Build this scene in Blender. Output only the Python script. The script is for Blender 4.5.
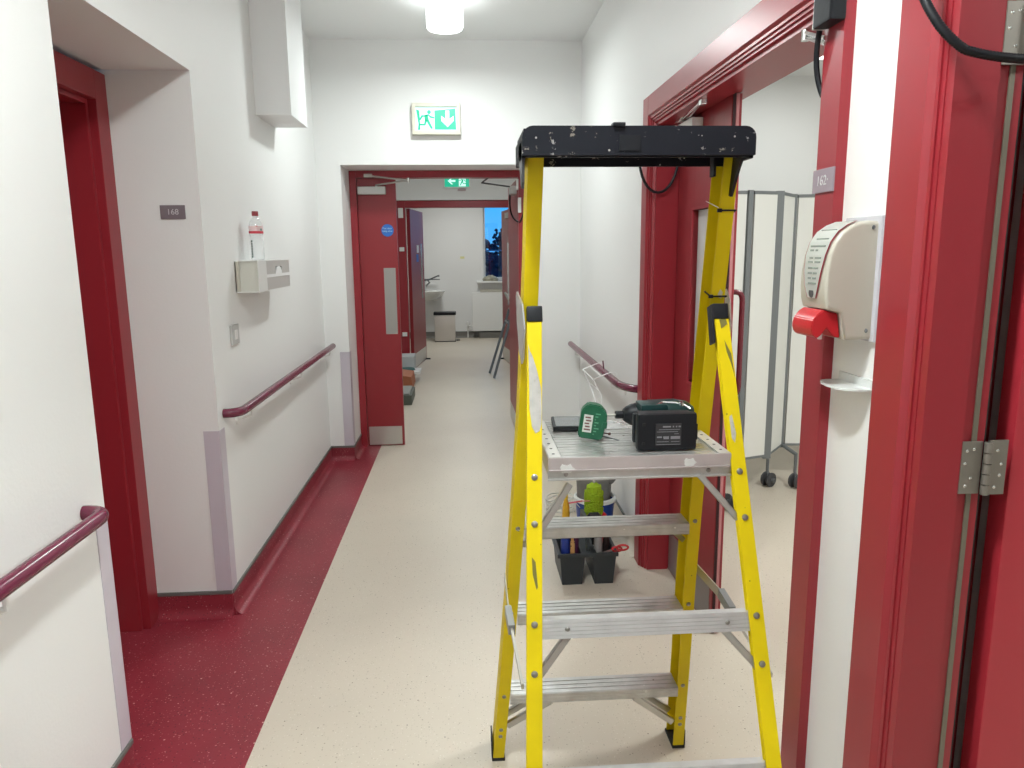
import bpy, bmesh, math, random
from mathutils import Vector, Matrix
for o in list(bpy.data.objects): bpy.data.objects.remove(o)
SC = bpy.context.scene; COL = SC.collection; PI = math.pi
random.seed(7)

# ---------------------------------------------------------------- camera
cam_d = bpy.data.cameras.new('camera'); cam = bpy.data.objects.new('camera', cam_d); COL.objects.link(cam)
cam_d.sensor_width = 36; cam_d.sensor_fit = 'HORIZONTAL'; cam_d.lens = 735.0/1024*36; cam_d.clip_start = .05
yaw, pitch, roll = (math.radians(a) for a in (3.621, 10.189, -.569))
cy, sy, cp, sp = math.cos(yaw), math.sin(yaw), math.cos(pitch), math.sin(pitch)
fw = Vector((sy*cp, cy*cp, -sp)); r0 = Vector((cy, -sy, 0)); u0 = r0.cross(fw)
rr = r0*math.cos(roll)+u0*math.sin(roll); uu = -r0*math.sin(roll)+u0*math.cos(roll)
m3 = Matrix((rr, uu, -fw)).transposed()
cam.matrix_world = Matrix.Translation((0, 0, 1.5)) @ m3.to_4x4()
SC.camera = cam
# ---------------------------------------------------------------- world, exposure
vs = SC.view_settings; SC.display_settings.display_device = 'sRGB'
vs.view_transform = 'Standard'; vs.look = 'None'; vs.gamma = 1; vs.use_curve_mapping = False; vs.exposure = 0.5
wd = bpy.data.worlds.new('dusk_sky'); SC.world = wd; wd.use_nodes = True
nt = wd.node_tree; nt.nodes.clear()
wo = nt.nodes.new('ShaderNodeOutputWorld'); bg = nt.nodes.new('ShaderNodeBackground')
tc = nt.nodes.new('ShaderNodeTexCoord'); sx = nt.nodes.new('ShaderNodeSeparateXYZ'); cr = nt.nodes.new('ShaderNodeValToRGB')
nt.links.new(tc.outputs['Generated'], sx.inputs[0]); nt.links.new(sx.outputs['Z'], cr.inputs[0]); nt.links.new(cr.outputs[0], bg.inputs[0]); nt.links.new(bg.outputs[0], wo.inputs[0])
cr.color_ramp.elements[0].position = .0; cr.color_ramp.elements[0].color = (.07, .36, .80, 1)
cr.color_ramp.elements[1].position = .10; cr.color_ramp.elements[1].color = (.035, .40, .95, 1)
bg.inputs[1].default_value = 1.0

# ---------------------------------------------------------------- lights of the building, with unseen ones added
def area(name, x, y, z, size, power, col=(.93, 1, .985), sy_=None):
    l = bpy.data.lights.new(name, 'AREA'); l.shape = 'DISK' if sy_ is None else 'RECTANGLE'
    l.size = size
    if sy_: l.size_y = sy_
    l.energy = power; l.color = col
    o = bpy.data.objects.new(name, l); COL.objects.link(o); o.location = (x, y, z); return o
LAMPS = [(-.078, 4.47), (-.078, .95), (-.078, -2.4)]
POW = [13.5, 20.5, 9]
for (lx, ly), pw in zip(LAMPS, POW): area('lamp_light', lx, ly, 2.735, .19, pw)   # first two drums glow too, further down; second and third lamps are unseen additions
area('unseen_room_light', 2.3, 4.7, 2.72, .58, 5, (.97, 1, .97), .58)  # unseen, added to brighten the back wall of the side room
area('unseen_room_light', 2.3, 2.4, 2.72, .58, 36, (.97, 1, .97), .58)  # unseen, added to brighten the folding screen
area('unseen_room_light', 2.6, 0.2, 2.72, .58, 32, (.95, 1, .98), .58)  # unseen, added to flood the near left wall and door reveal
area('lobby_light', .1, 7.4, 2.66, .28, 17)
area('washroom_light', 0, 11.6, 2.62, .58, 19, (.98, 1, .96), .58)

# ---------------------------------------------------------------- materials
MATS = {}
def mat(name, col, rough=.5, metal=0, spec=.5, bump=0, bscale=30, spots=None, var=0, vscale=4, alpha=None, emit=None, estr=0, trans=0, coat=0):
    if name in MATS: return MATS[name]
    m = bpy.data.materials.new(name); m.use_nodes = True; n = m.node_tree; b = n.nodes['Principled BSDF']
    b.inputs['Base Color'].default_value = (*col, 1); b.inputs['Roughness'].default_value = rough; b.inputs['Metallic'].default_value = metal
    b.inputs['Specular IOR Level'].default_value = spec
    if coat: b.inputs['Coat Weight'].default_value = coat
    t = n.nodes.new('ShaderNodeTexCoord'); cur = None
    def mix(fac, a, bcol):
        x = n.nodes.new('ShaderNodeMix'); x.data_type = 'RGBA'; n.links.new(fac, x.inputs[0])
        if a is None: x.inputs[6].default_value = (*col, 1)
        else: n.links.new(a, x.inputs[6])
        x.inputs[7].default_value = (*bcol, 1); return x.outputs[2]
    if var:
        nz = n.nodes.new('ShaderNodeTexNoise'); nz.inputs['Scale'].default_value = vscale; nz.inputs['Detail'].default_value = 4
        n.links.new(t.outputs['Object'], nz.inputs['Vector'])
        mr = n.nodes.new('ShaderNodeMapRange'); mr.inputs[1].default_value = .35; mr.inputs[2].default_value = .7; n.links.new(nz.outputs[0], mr.inputs[0])
        cur = mix(mr.outputs[0], cur, tuple(min(1, c*(1+var)) for c in col))
    for s in (spots or []):     # (scale, radius, colour, density) or (scale, threshold, colour) for ragged splashes
        if len(s) == 3:
            nz = n.nodes.new('ShaderNodeTexNoise'); nz.inputs['Scale'].default_value = s[0]; nz.inputs['Detail'].default_value = 6; nz.inputs['Roughness'].default_value = .65
            n.links.new(t.outputs['Object'], nz.inputs['Vector']); gt = n.nodes.new('ShaderNodeMath'); gt.operation = 'GREATER_THAN'; gt.inputs[1].default_value = s[1]
            n.links.new(nz.outputs[0], gt.inputs[0]); cur = mix(gt.outputs[0], cur, s[2]); continue
        vo = n.nodes.new('ShaderNodeTexVoronoi'); vo.inputs['Scale'].default_value = s[0]; n.links.new(t.outputs['Object'], vo.inputs['Vector'])
        lt = n.nodes.new('ShaderNodeMath'); lt.operation = 'LESS_THAN'; n.links.new(vo.outputs['Distance'], lt.inputs[0]); lt.inputs[1].default_value = s[1]
        se = n.nodes.new('ShaderNodeSeparateColor'); n.links.new(vo.outputs['Color'], se.inputs[0])
        l2 = n.nodes.new('ShaderNodeMath'); l2.operation = 'LESS_THAN'; n.links.new(se.outputs[0], l2.inputs[0]); l2.inputs[1].default_value = s[3]
        mu = n.nodes.new('ShaderNodeMath'); mu.operation = 'MULTIPLY'; n.links.new(lt.outputs[0], mu.inputs[0]); n.links.new(l2.outputs[0], mu.inputs[1])
        cur = mix(mu.outputs[0], cur, s[2])
    if cur is not None: n.links.new(cur, b.inputs['Base Color'])
    if bump:
        nz = n.nodes.new('ShaderNodeTexNoise'); nz.inputs['Scale'].default_value = bscale; nz.inputs['Detail'].default_value = 5
        n.links.new(t.outputs['Object'], nz.inputs['Vector']); bp = n.nodes.new('ShaderNodeBump'); bp.inputs['Strength'].default_value = bump; bp.inputs['Distance'].default_value = .004
        n.links.new(nz.outputs[0], bp.inputs['Height']); n.links.new(bp.outputs[0], b.inputs['Normal'])
    if emit: b.inputs['Emission Color'].default_value = (*emit, 1); b.inputs['Emission Strength'].default_value = estr
    if trans: b.inputs['Transmission Weight'].default_value = trans
    if alpha is not None: b.inputs['Alpha'].default_value = alpha
    MATS[name] = m; return m
WALL = mat('wall_paint', (.80, .80, .79), .55, bump=.12, bscale=90)
CEIL = mat('ceiling_paint', (.85, .86, .86), .7, bump=.1, bscale=60)
ROOMW = mat('room_wall_paint', (.80, .81, .80), .55, bump=.1, bscale=90)
FLOOR = mat('beige_vinyl', (.585, .52, .43), .38, var=.07, vscale=1.6, bump=.05, bscale=80, spots=[(60, .14, (.36, .30, .23), .32), (95, .2, (.68, .62, .54), .4), (42, .10, (.18, .13, .09), .22), (120, .2, (.44, .38, .30), .3)])
RFLOOR = mat('red_vinyl', (.225, .022, .035), .38, var=.3, vscale=2.2, bump=.08, bscale=70, spots=[(60, .17, (.46, .19, .19), .45), (38, .12, (.60, .36, .33), .30), (90, .22, (.13, .015, .024), .5), (110, .2, (.42, .16, .16), .4)])
RED = mat('red_gloss_paint', (.295, .020, .030), .33, bump=.012, bscale=9, spec=.5)
REDL = mat('red_door_paint', (.265, .018, .025), .38, bump=.05, bscale=20)
RAILM = mat('plum_handrail', (.135, .012, .040), .22, spec=.6)
GUARD = mat('lilac_corner_guard', (.56, .51, .57), .4)
CAPG = mat('grey_capping', (.14, .145, .135), .5)
YEL = mat('yellow_fibreglass', (.76, .585, .002), .5, spec=.3, var=-.12, vscale=9, spots=[(40, .09, (.35, .28, .02), .18)], bump=.05, bscale=60)
YELR = YEL
ALU = mat('brushed_aluminium', (.64, .635, .62), .34, metal=.75, var=-.22, vscale=22, bump=.15, bscale=60, spots=[(45, .12, (.25, .22, .2), .16), (30, .12, (.8, .8, .78), .1)])
ALUP = mat('painted_aluminium_edge', (.56, .50, .50), .42, metal=.45, var=-.15, vscale=14)
STEEL = mat('satin_steel', (.56, .55, .52), .33, metal=.85)
CHROME = mat('chrome', (.75, .75, .74), .16, metal=1)
BLK = mat('black_plastic', (.008, .009, .012), .48, spec=.3, bump=.08, bscale=80)
TRAYM = mat('scuffed_black_plastic', (.007, .008, .013), .5, spec=.25, spots=[(24, .635, (.26, .25, .25)), (48, .66, (.20, .18, .15)), (75, .16, (.35, .33, .31), .14)], bump=.1, bscale=60)
RUB = mat('black_rubber', (.02, .02, .02), .8)
WHITEP = mat('white_plastic', (.78, .78, .76), .35)
CREAM = mat('cream_plastic', (.50, .47, .40), .3)
GREYM = mat('grey_metal', (.17, .18, .19), .4, metal=.5)
GREYL = mat('light_grey_metal', (.48, .48, .46), .4, metal=.4)
LGREY = mat('sign_grey', (.20, .165, .185), .45)
WHITE = mat('white_print', (.85, .85, .85), .5)
DREDP = mat('red_plastic', (.50, .018, .025), .3)
PAPER = mat('off_white_paint_splash', (.68, .68, .66), .6)
GLASS = bpy.data.materials.new('clear_glass'); GLASS.use_nodes = True
_n = GLASS.node_tree; _n.nodes.clear(); _o = _n.nodes.new('ShaderNodeOutputMaterial'); _m = _n.nodes.new('ShaderNodeMixShader'); _t = _n.nodes.new('ShaderNodeBsdfTransparent'); _g = _n.nodes.new('ShaderNodeBsdfGlossy')
_g.inputs['Roughness'].default_value = .02; _m.inputs[0].default_value = .07; _n.links.new(_t.outputs[0], _m.inputs[1]); _n.links.new(_g.outputs[0], _m.inputs[2]); _n.links.new(_m.outputs[0], _o.inputs[0])

# ---------------------------------------------------------------- helpers
def B(): return bmesh.new()
def bx(bm, x0, x1, y0, y1, z0, z1, bev=0, M=None):
    g = bmesh.ops.create_cube(bm, size=1)
    vs_ = g['verts']
    for v in vs_:
        v.co = Vector((x0+(v.co.x+.5)*(x1-x0), y0+(v.co.y+.5)*(y1-y0), z0+(v.co.z+.5)*(z1-z0)))
    if bev:
        es = list({e for v in vs_ for e in v.link_edges})
        r = bmesh.ops.bevel(bm, geom=es, offset=bev, segments=2, affect='EDGES', profile=.7); vs_ = list({v for f in r['faces'] for v in f.verts} | {v for v in vs_ if v.is_valid})
    if M is not None:
        for v in vs_: v.co = M @ v.co
    return bm
def prism(bm, pts, ax, a, b, M=None):
    """polygon pts in the plane perpendicular to ax, extruded from a to b"""
    def P(p, t):
        return Vector({'x': (t, p[0], p[1]), 'y': (p[0], t, p[1]), 'z': (p[0], p[1], t)}[ax])
    A = [bm.verts.new(P(p, a)) for p in pts]; C_ = [bm.verts.new(P(p, b)) for p in pts]; n = len(pts)
    fs = [bm.faces.new(A), bm.faces.new(C_[::-1])]+[bm.faces.new((A[i], A[(i+1) % n], C_[(i+1) % n], C_[i])) for i in range(n)]
    if M is not None:
        for v in A+C_: v.co = M @ v.co
    bmesh.ops.recalc_face_normals(bm, faces=fs); return bm
def tube(bm, path, r, seg=12, caps=True, closed=False):
    path = [Vector(p) for p in path]; n = len(path); rings = []; up = None
    for i, p in enumerate(path):
        a = path[i-1] if (i > 0 or closed) else p; b = path[(i+1) % n] if (i < n-1 or closed) else p
        t = (b-a).normalized()
        if up is None: up = Vector((0, 0, 1)) if abs(t.z) < .9 else Vector((1, 0, 0))
        s = t.cross(up).normalized(); up = s.cross(t).normalized()
        R_ = r[i] if isinstance(r, (list, tuple)) else r
        rings.append([bm.verts.new(p+(s*math.cos(2*PI*k/seg)+up*math.sin(2*PI*k/seg))*R_) for k in range(seg)])
    fs = []
    for i in range(n if closed else n-1):
        A, C_ = rings[i], rings[(i+1) % n]
        for k in range(seg): fs.append(bm.faces.new((A[k], A[(k+1) % seg], C_[(k+1) % seg], C_[k])))
    if caps and not closed: fs += [bm.faces.new(rings[0]), bm.faces.new(rings[-1][::-1])]
    bmesh.ops.recalc_face_normals(bm, faces=fs); return bm
def lathe(bm, prof, c=(0, 0, 0), seg=24, M=None, sx_=1, sy__=1):
    rings = []
    for r, z in prof:
        if r < 1e-6: rings.append([bm.verts.new((c[0], c[1], c[2]+z))])
        else: rings.append([bm.verts.new((c[0]+r*sx_*math.cos(2*PI*k/seg), c[1]+r*sy__*math.sin(2*PI*k/seg), c[2]+z)) for k in range(seg)])
    fs = []
    for A, C_ in zip(rings, rings[1:]):
        for k in range(seg):
            if len(A) == 1 and len(C_) == 1: continue
            if len(A) == 1: fs.append(bm.faces.new((A[0], C_[k], C_[(k+1) % seg])))
            elif len(C_) == 1: fs.append(bm.faces.new((A[k], A[(k+1) % seg], C_[0])))
            else: fs.append(bm.faces.new((A[k], A[(k+1) % seg], C_[(k+1) % seg], C_[k])))
    if M is not None:
        for R_ in rings:
            for v in R_: v.co = M @ v.co
    bmesh.ops.recalc_face_normals(bm, faces=fs); return bm
def arc(p0, p1, p2, n=6):
    """quadratic bend"""
    p0, p1, p2 = Vector(p0), Vector(p1), Vector(p2)
    return [p0*(1-t)**2+p1*2*t*(1-t)+p2*t*t for t in [i/n for i in range(n+1)]]
def obj(name, bm, m, parent=None, label=None, cat=None, group=None, kind=None, smooth=False, sa=40):
    me = bpy.data.meshes.new(name); bm.to_mesh(me); bm.free()
    if m: me.materials.append(m)
    o = bpy.data.objects.new(name, me); COL.objects.link(o)
    if smooth:
        for p in me.polygons: p.use_smooth = True
        try: me.set_sharp_from_angle(angle=math.radians(sa))
        except Exception: pass
    if parent is not None:
        o.parent = parent; o.matrix_parent_inverse = Matrix.Translation(-Vector(parent.location))
    if label: o['label'] = label
    if cat: o['category'] = cat
    if group: o['group'] = group
    if kind: o['kind'] = kind
    return o
def thing(name, label, cat, loc=(0, 0, 0), group=None):
    o = bpy.data.objects.new(name, None); COL.objects.link(o); o.location = loc; o.empty_display_size = .05
    o['label'] = label; o['category'] = cat
    if group: o['group'] = group
    return o
def struct(name, bm, m, parent=None, smooth=False):
    return obj(name, bm, m, parent, kind=None if parent else 'structure', smooth=smooth)
def root(name):
    o = bpy.data.objects.new(name, None); COL.objects.link(o); o['kind'] = 'structure'; return o
def split_up(o):
    """make every loose piece of a mesh an object of its own (same name, same parent)"""
    bm = bmesh.new(); bm.from_mesh(o.data); bm.verts.ensure_lookup_table(); seen = set(); comps = []
    for v in bm.verts:
        if v.index in seen: continue
        st = [v]; seen.add(v.index); c = []
        while st:
            w = st.pop(); c.append(w.index)
            for e in w.link_edges:
                q = e.other_vert(w)
                if q.index not in seen: seen.add(q.index); st.append(q)
        comps.append(set(c))
    bm.free()
    for c in comps[1:]:
        b = bmesh.new(); b.from_mesh(o.data); b.verts.ensure_lookup_table()
        bmesh.ops.delete(b, geom=[v for v in b.verts if v.index not in c], context='VERTS')
        n = o.copy(); n.data = o.data.copy(); b.to_mesh(n.data); b.free(); COL.objects.link(n)
    b = bmesh.new(); b.from_mesh(o.data); b.verts.ensure_lookup_table()
    bmesh.ops.delete(b, geom=[v for v in b.verts if v.index not in comps[0]], context='VERTS'); b.to_mesh(o.data); b.free()
def text(name, s, size, M, m, parent, ext=.0004):
    c = bpy.data.curves.new(name, 'FONT'); c.body = s; c.size = size; c.extrude = ext; c.align_x = 'CENTER'; c.align_y = 'CENTER'
    t = bpy.data.objects.new(name+'_c', c); COL.objects.link(t)
    dg = bpy.context.evaluated_depsgraph_get(); me = bpy.data.meshes.new_from_object(t.evaluated_get(dg)); bpy.data.objects.remove(t)
    me.transform(M); me.materials.clear(); me.materials.append(m)
    o = bpy.data.objects.new(name, me); COL.objects.link(o); o.parent = parent; o.matrix_parent_inverse = Matrix.Translation(-Vector(parent.location)); return o
def frame_to(X_, Y_, Z_, o):
    return Matrix.Translation(o) @ Matrix((Vector(X_), Vector(Y_), Vector(Z_))).transposed().to_4x4()
FACE_Y = lambda o: frame_to((1, 0, 0), (0, 0, 1), (0, -1, 0), o)       # text on a face looking towards -Y
FACE_X = lambda o: frame_to((0, -1, 0), (0, 0, 1), (-1, 0, 0), o)      # on a face looking towards -X

# ================================================================ SETTING
H = 2.912; XW = .836; XF = .812      # XW right wall plane, XF face of its door frames
def sbox(name, *a, m=WALL, parent=None, bev=0):
    b = B(); bx(b, *a, bev=bev); return struct(name, b, m, parent)
sbox('floor', -.68, .97, -3.2, 5.8, -.1, 0, m=FLOOR)
sbox('floor', -1.5, -.68, -3.2, 5.72, -.1, 0, m=RFLOOR)
sbox('floor', -3, 3, 5.8, 13.3, -.1, 0, m=FLOOR)
sbox('floor', .97, 5, -3.2, 5.8, -.1, 0, m=FLOOR)
sbox('floor', -1.5, -.68, 5.72, 5.8, -.1, 0, m=FLOOR)
sbox('ceiling', -1.6, .95, -3.2, 5.85, H, H+.1, m=CEIL)
sbox('ceiling', .95, 5, -3.2, 5.85, 2.76, 2.86, m=CEIL)
sbox('ceiling', -3, 3, 5.85, 13.3, 2.70, 2.80, m=CEIL)
sbox('wall_left', -1.6, -1, -3.2, 2.0, 0, H)
sbox('wall_left', -1.6, -1, 2.96, 5.85, 0, H)
sbox('wall_left', -1.6, -1, 2.0, 2.96, 2.175, H)
sbox('wall_back', -1.6, 1.1, -3.3, -3.2, 0, H)
# end wall with its door opening
sbox('wall_end', -1.0, -.832, 5.3, 5.8, 0, H)
sbox('wall_end', .47, .84, 5.3, 5.8, 0, H)
sbox('wall_end', -.832, .47, 5.3, 5.8, 2.1, H)
# right wall, doors 162 (Y 1.54-3.33) and the near door
sbox('wall_right', XW, 1.02, 3.36, 5.85, 0, H)
sbox('wall_right', XW, 1.02, 1.63, 3.36, 2.135, H)
sbox('wall_right', XW, 1.02, 1.38, 1.63, 0, H)
sbox('wall_right', XW, 1.02, -.30, 1.38, 2.135, H)
sbox('wall_right', XW, 1.02, -3.2, -.30, 0, H)
# side rooms
sbox('wall_partition', 1.02, 5, 1.40, 1.50, 0, 2.76, m=ROOMW)
sbox('wall_far_room', 1.02, 5, 5.6, 5.8, 0, 2.76, m=ROOMW)
sbox('wall_outer_room', 4.9, 5, -3.2, 5.6, 0, 2.76, m=ROOMW)
sbox('wall_back_room', 1.02, 5, -3.3, -3.2, 0, 2.76, m=ROOMW)
# lobby and washroom beyond
sbox('wall_lobby_left', -1.55, -1.45, 5.8, 9.45, 0, 2.7)
sbox('wall_lobby_right', 1.3, 1.4, 5.8, 9.45, 0, 2.7)
sbox('wall_lobby_end', -3, -.832, 9.42, 9.62, 0, 2.7)
sbox('wall_lobby_end', .78, 3, 9.42, 9.62, 0, 2.7)
sbox('wall_lobby_end', -.832, .78, 9.42, 9.62, 2.142, 2.7)
sbox('wall_washroom_left', -3, -2.9, 9.62, 13.2, 0, 2.7)
sbox('wall_washroom_right', 2.9, 3, 9.62, 13.2, 0, 2.7)
sbox('wall_washroom_end', -3, .352, 13.12, 13.32, 0, 2.7)
sbox('wall_washroom_end', 1.65, 3, 13.12, 13.32, 0, 2.7)
sbox('wall_washroom_end', .352, 1.65, 13.12, 13.32, 0, 1.0)
sbox('wall_washroom_end', .352, 1.65, 13.12, 13.32, 2.45, 2.7)

# coved skirtings: profile (d = distance out of the wall, z)
COVE = [(0, 0)]+[(.044-.040*math.sin(a), .0405-.040*math.cos(a)) for a in [i*PI/20 for i in range(11)]]+[(.004, .098), (0, .098)]
def skirt(name, x0, y0, x1, y1, nx, ny, m=RFLOOR):
    d = Vector((x1-x0, y1-y0, 0)); b = B()
    A = [b.verts.new((x0+nx*p[0], y0+ny*p[0], p[1]+.0005)) for p in COVE]; C_ = [b.verts.new((x1+nx*p[0], y1+ny*p[0], p[1]+.0005)) for p in COVE]; n = len(COVE)
    b.faces.new(A); b.faces.new(C_[::-1])
    for i in range(n): b.faces.new((A[i], A[(i+1) % n], C_[(i+1) % n], C_[i]))
    bmesh.ops.recalc_face_normals(b, faces=b.faces); o = struct(name, b, m, smooth=True)
    b = B(); cx = sorted((x0, x1+nx*.007 if nx else x1)); 
    if nx: bx(b, *sorted((x0, x0+nx*.007)), y0, y1, .097, .112, bev=.0015)
    else: bx(b, x0, x1, *sorted((y0, y0+ny*.007)), .097, .112, bev=.0015)
    struct('trim_1', b, CAPG); return o
skirt('baseboard_left', -1.0, -3.2, -1.0, 2.0, 1, 0)
skirt('baseboard_left', -1.0, 2.96, -1.0, 5.3, 1, 0)
skirt('baseboard_alcove', -1.305, 2.96, -1.0, 2.96, 0, -1)
skirt('baseboard_alcove', -1.305, 2.0, -1.0, 2.0, 0, 1)
skirt('baseboard_end', -1.0, 5.3, -.832, 5.3, 0, -1)
skirt('baseboard_end', -.832, 5.3, -.832, 5.66, 1, 0)
skirt('baseboard_end', .47, 5.3, XW, 5.3, 0, -1, FLOOR)
skirt('baseboard_right', XW, 3.39, XW, 5.3, -1, 0, FLOOR)
skirt('baseboard_right', XW, 1.40, XW, 1.61, -1, 0, FLOOR)
skirt('baseboard_washroom', -2.9, 13.12, 2.9, 13.12, 0, -1, mat('grey_vinyl', (.17, .16, .145), .5))

# ---- generic door frame running along an axis
def dframe(name, pieces, m=RED):
    r = root(name)
    for nm, a in pieces:
        b = B(); bx(b, *a, bev=.003); obj(nm, b, m, r)
    return r
# alcove door 168
d1 = dframe('door_1', [('jamb', (-1.43, -1.305, 2.868, 2.958, 0, 2.157)), ('jamb', (-1.43, -1.305, 2.002, 2.09, 0, 2.157)), ('frame_head', (-1.43, -1.305, 2.09, 2.868, 2.055, 2.157)),
                       ('door_stop', (-1.45, -1.335, 2.850, 2.868, 0, 2.055)), ('door_stop', (-1.45, -1.335, 2.09, 2.108, 0, 2.055)), ('door_stop', (-1.45, -1.335, 2.108, 2.85, 2.037, 2.055))])
b = B(); bx(b, -1.49, -1.445, 2.095, 2.863, .006, 2.05, bev=.002); obj('door_leaf', b, REDL, d1)
b = B(); bx(b, -1.445, -1.4438, 2.12, 2.84, .01, .15); obj('kick_plate', b, STEEL, d1)
# end of corridor: leaf-and-a-half door, opening A
d2 = dframe('door_2', [('jamb', (-.831, -.781, 5.66, 5.77, 0, 2.099)), ('jamb', (.42, .469, 5.66, 5.77, 0, 2.099)), ('frame_head', (-.781, .42, 5.66, 5.77, 2.049, 2.099))])
b = B(); bx(b, -.778, -.4955, 5.69, 5.735, .006, 2.047, bev=.002); lf = obj('door_leaf', b, REDL, d2)
b = B(); bx(b, -.606, -.517, 5.6885, 5.69, .886, 1.389); obj('finger_plate', b, mat('dull_steel_plate', (.36, .35, .33), .45, metal=.6), lf)
b = B(); bx(b, -.768, -.512, 5.6885, 5.69, .012, .158); obj('kick_plate', b, STEEL, lf)
def closer_body(parent, a, m=GREYL):
    b = B(); bx(b, *a, bev=.004); return obj('door_closer', b, m, parent)
c = closer_body(lf, (-.77, -.566, 5.645, 5.69, 1.928, 1.985)); 
b = B(); tube(b, [(-.635, 5.667, 1.985), (-.635, 5.667, 1.998)], .008); tube(b, [(-.635, 5.667, 1.996), (-.385, 5.48, 2.012)], .0065, 8); tube(b, [(-.385, 5.48, 2.012), (-.69, 5.655, 2.062)], .0065, 8); tube(b, [(-.385, 5.48, 2.0), (-.385, 5.48, 2.03)], .010, 10); bx(b, -.72, -.66, 5.645, 5.66, 2.05, 2.075, bev=.002)
obj('closer_arm', b, STEEL, lf, smooth=True)
# blue fire-door disc
BLUE = mat('blue_sign', (.01, .13, .50), .4)
sg = thing('door_sign', 'small round blue notice high on the narrow red leaf at the corridor end', 'sign', (-.566, 5.6885, 1.668))
b = B(); lathe(b, [(0, 0), (.046, 0), (.046, .0015), (0, .0015)], M=FACE_Y((-.566, 5.6885, 1.668)), seg=28); obj('disc', b, BLUE, sg)
for k, (s, z_) in enumerate((('Fire door', 1.683), ('keep shut', 1.663))): text('lettering', s, .019, FACE_Y((-.566, 5.6868, z_)), mat('pale_blue_print', (.5, .75, .9), .5), sg)
# wide leaf swung away
R2 = Matrix.Translation((.418, 5.735, 0)) @ Matrix.Rotation(math.radians(91), 4, 'Z')
b = B(); bx(b, 0, .90, -.045, 0, .006, 2.047, bev=.002, M=R2); lw = obj('door_leaf', b, REDL, d2)
b = B(); bx(b, .01, .89, .0, .0015, .012, .158, M=R2); obj('kick_plate', b, STEEL, lw)
b = B(); bx(b, .04, .26, 0, .045, 1.935, 1.998, bev=.004, M=R2); obj('door_closer', b, GREYL, lw)
b = B(); tube(b, [(.372, 5.95, 2.005), (.15, 5.78, 2.02), (.21, 5.72, 2.06)], .0065, 8); obj('closer_arm', b, GREYM, lw)
b = B(); bx(b, .404, .420, 5.645, 5.66, 1.955, 2.035, bev=.002); bx(b, .415, .44, 5.645, 5.66, 1.79, 1.90, bev=.003); obj('hinge_cover', b, WHITEP, d2)
b = B(); tube(b, arc((.372, 5.9, 1.94), (.35, 5.8, 1.74), (.43, 5.66, 1.72), 8)+arc((.43, 5.66, 1.72), (.475, 5.62, 1.80), (.465, 5.63, 1.93), 8)[1:], .0065, 8); obj('door_loop_cable', b, BLK, d2, smooth=True)
# second door to the washroom
d3 = dframe('door_3', [('jamb', (-.830, -.718, 9.46, 9.60, 0, 2.139)), ('jamb', (.67, .779, 9.46, 9.60, 0, 2.139)), ('frame_head', (-.718, .67, 9.46, 9.60, 2.054, 2.139))])
R3 = Matrix.Translation((-.712, 9.60, 0)) @ Matrix.Rotation(math.radians(83), 4, 'Z')
b = B(); bx(b, 0, .92, -.045, 0, .006, 2.05, bev=.002, M=R3); l3 = obj('door_leaf', b, REDL, d3)
b = B(); bx(b, .03, .89, -.0465, -.045, .012, .19, M=R3); obj('kick_plate', b, STEEL, l3)
b = B(); bx(b, .66, .80, -.047, -.0445, .88, 1.62, M=R3); obj('vision_panel', b, mat('dark_glass', (.09, .01, .02), .15), l3)
b = B(); bx(b, .40, .54, -.047, -.045, 1.50, 1.60, M=R3); obj('door_notice', b, WHITE, l3)
b = B(); bx(b, .36, .50, -.047, -.045, 1.38, 1.48, M=R3); obj('door_notice', b, BLUE, l3)
R4 = Matrix.Translation((.665, 9.60, 0)) @ Matrix.Rotation(math.radians(96), 4, 'Z')
b = B(); bx(b, 0, .82, 0, .045, .006, 2.05, bev=.002, M=R4); l4 = obj('door_leaf', b, REDL, d3)
b = B(); bx(b, .03, .79, .045, .0465, .012, .19, M=R4); obj('kick_plate', b, STEEL, l4)
b = B(); bx(b, .16, .34, .0445, .048, .80, 1.62, M=R4); obj('vision_panel', b, mat('vision_glass_grey', (.5, .5, .49), .15), l4)
b = B(); bx(b, .05, .27, .045, .09, 1.93, 2.0, bev=.004, M=R4); obj('door_closer', b, GREYL, l4)
for z_ in (1.93, 1.52, .45):
    b = B(); bx(b, -.80, -.74, 9.435, 9.46, z_, z_+(.12 if z_ > 1.9 else .05), bev=.003); obj('hinge_cover', b, WHITEP, d3)
# door stops on floor
for nm, (x_, y_) in (('a', (-.60, 10.46)), ('b', (.50, 10.35))):
    b = B(); bx(b, x_-.02, x_+.10, y_-.015, y_+.015, .0005, .02, bev=.003); obj('door_stop', b, BLK, d3)

# ---- door 162 on the right wall
PROF_FAR = [(XF, 3.39), (XF, 3.303), (.8205, 3.294), (.8205, 3.286), (.826, 3.286), (.826, 3.276), (.832, 3.276), (.832, 3.266), (.842, 3.262), (.842, 3.250), (.940, 3.250), (.940, 3.262), (1.03, 3.262), (1.03, 3.39)]
d4 = root('door_4')
b = B(); prism(b, PROF_FAR, 'z', 0, 2.157); obj('jamb', b, RED, d4)
MID = 1.61+3.39
b = B(); prism(b, [(x_, MID-y_) for x_, y_ in PROF_FAR], 'z', 0, 2.157); obj('jamb', b, RED, d4)
b = B(); prism(b, [(x_, 2.157-(3.39-y_)*.92) for x_, y_ in PROF_FAR], 'y', 1.70, 3.30); obj('frame_head', b, RED, d4)
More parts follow.
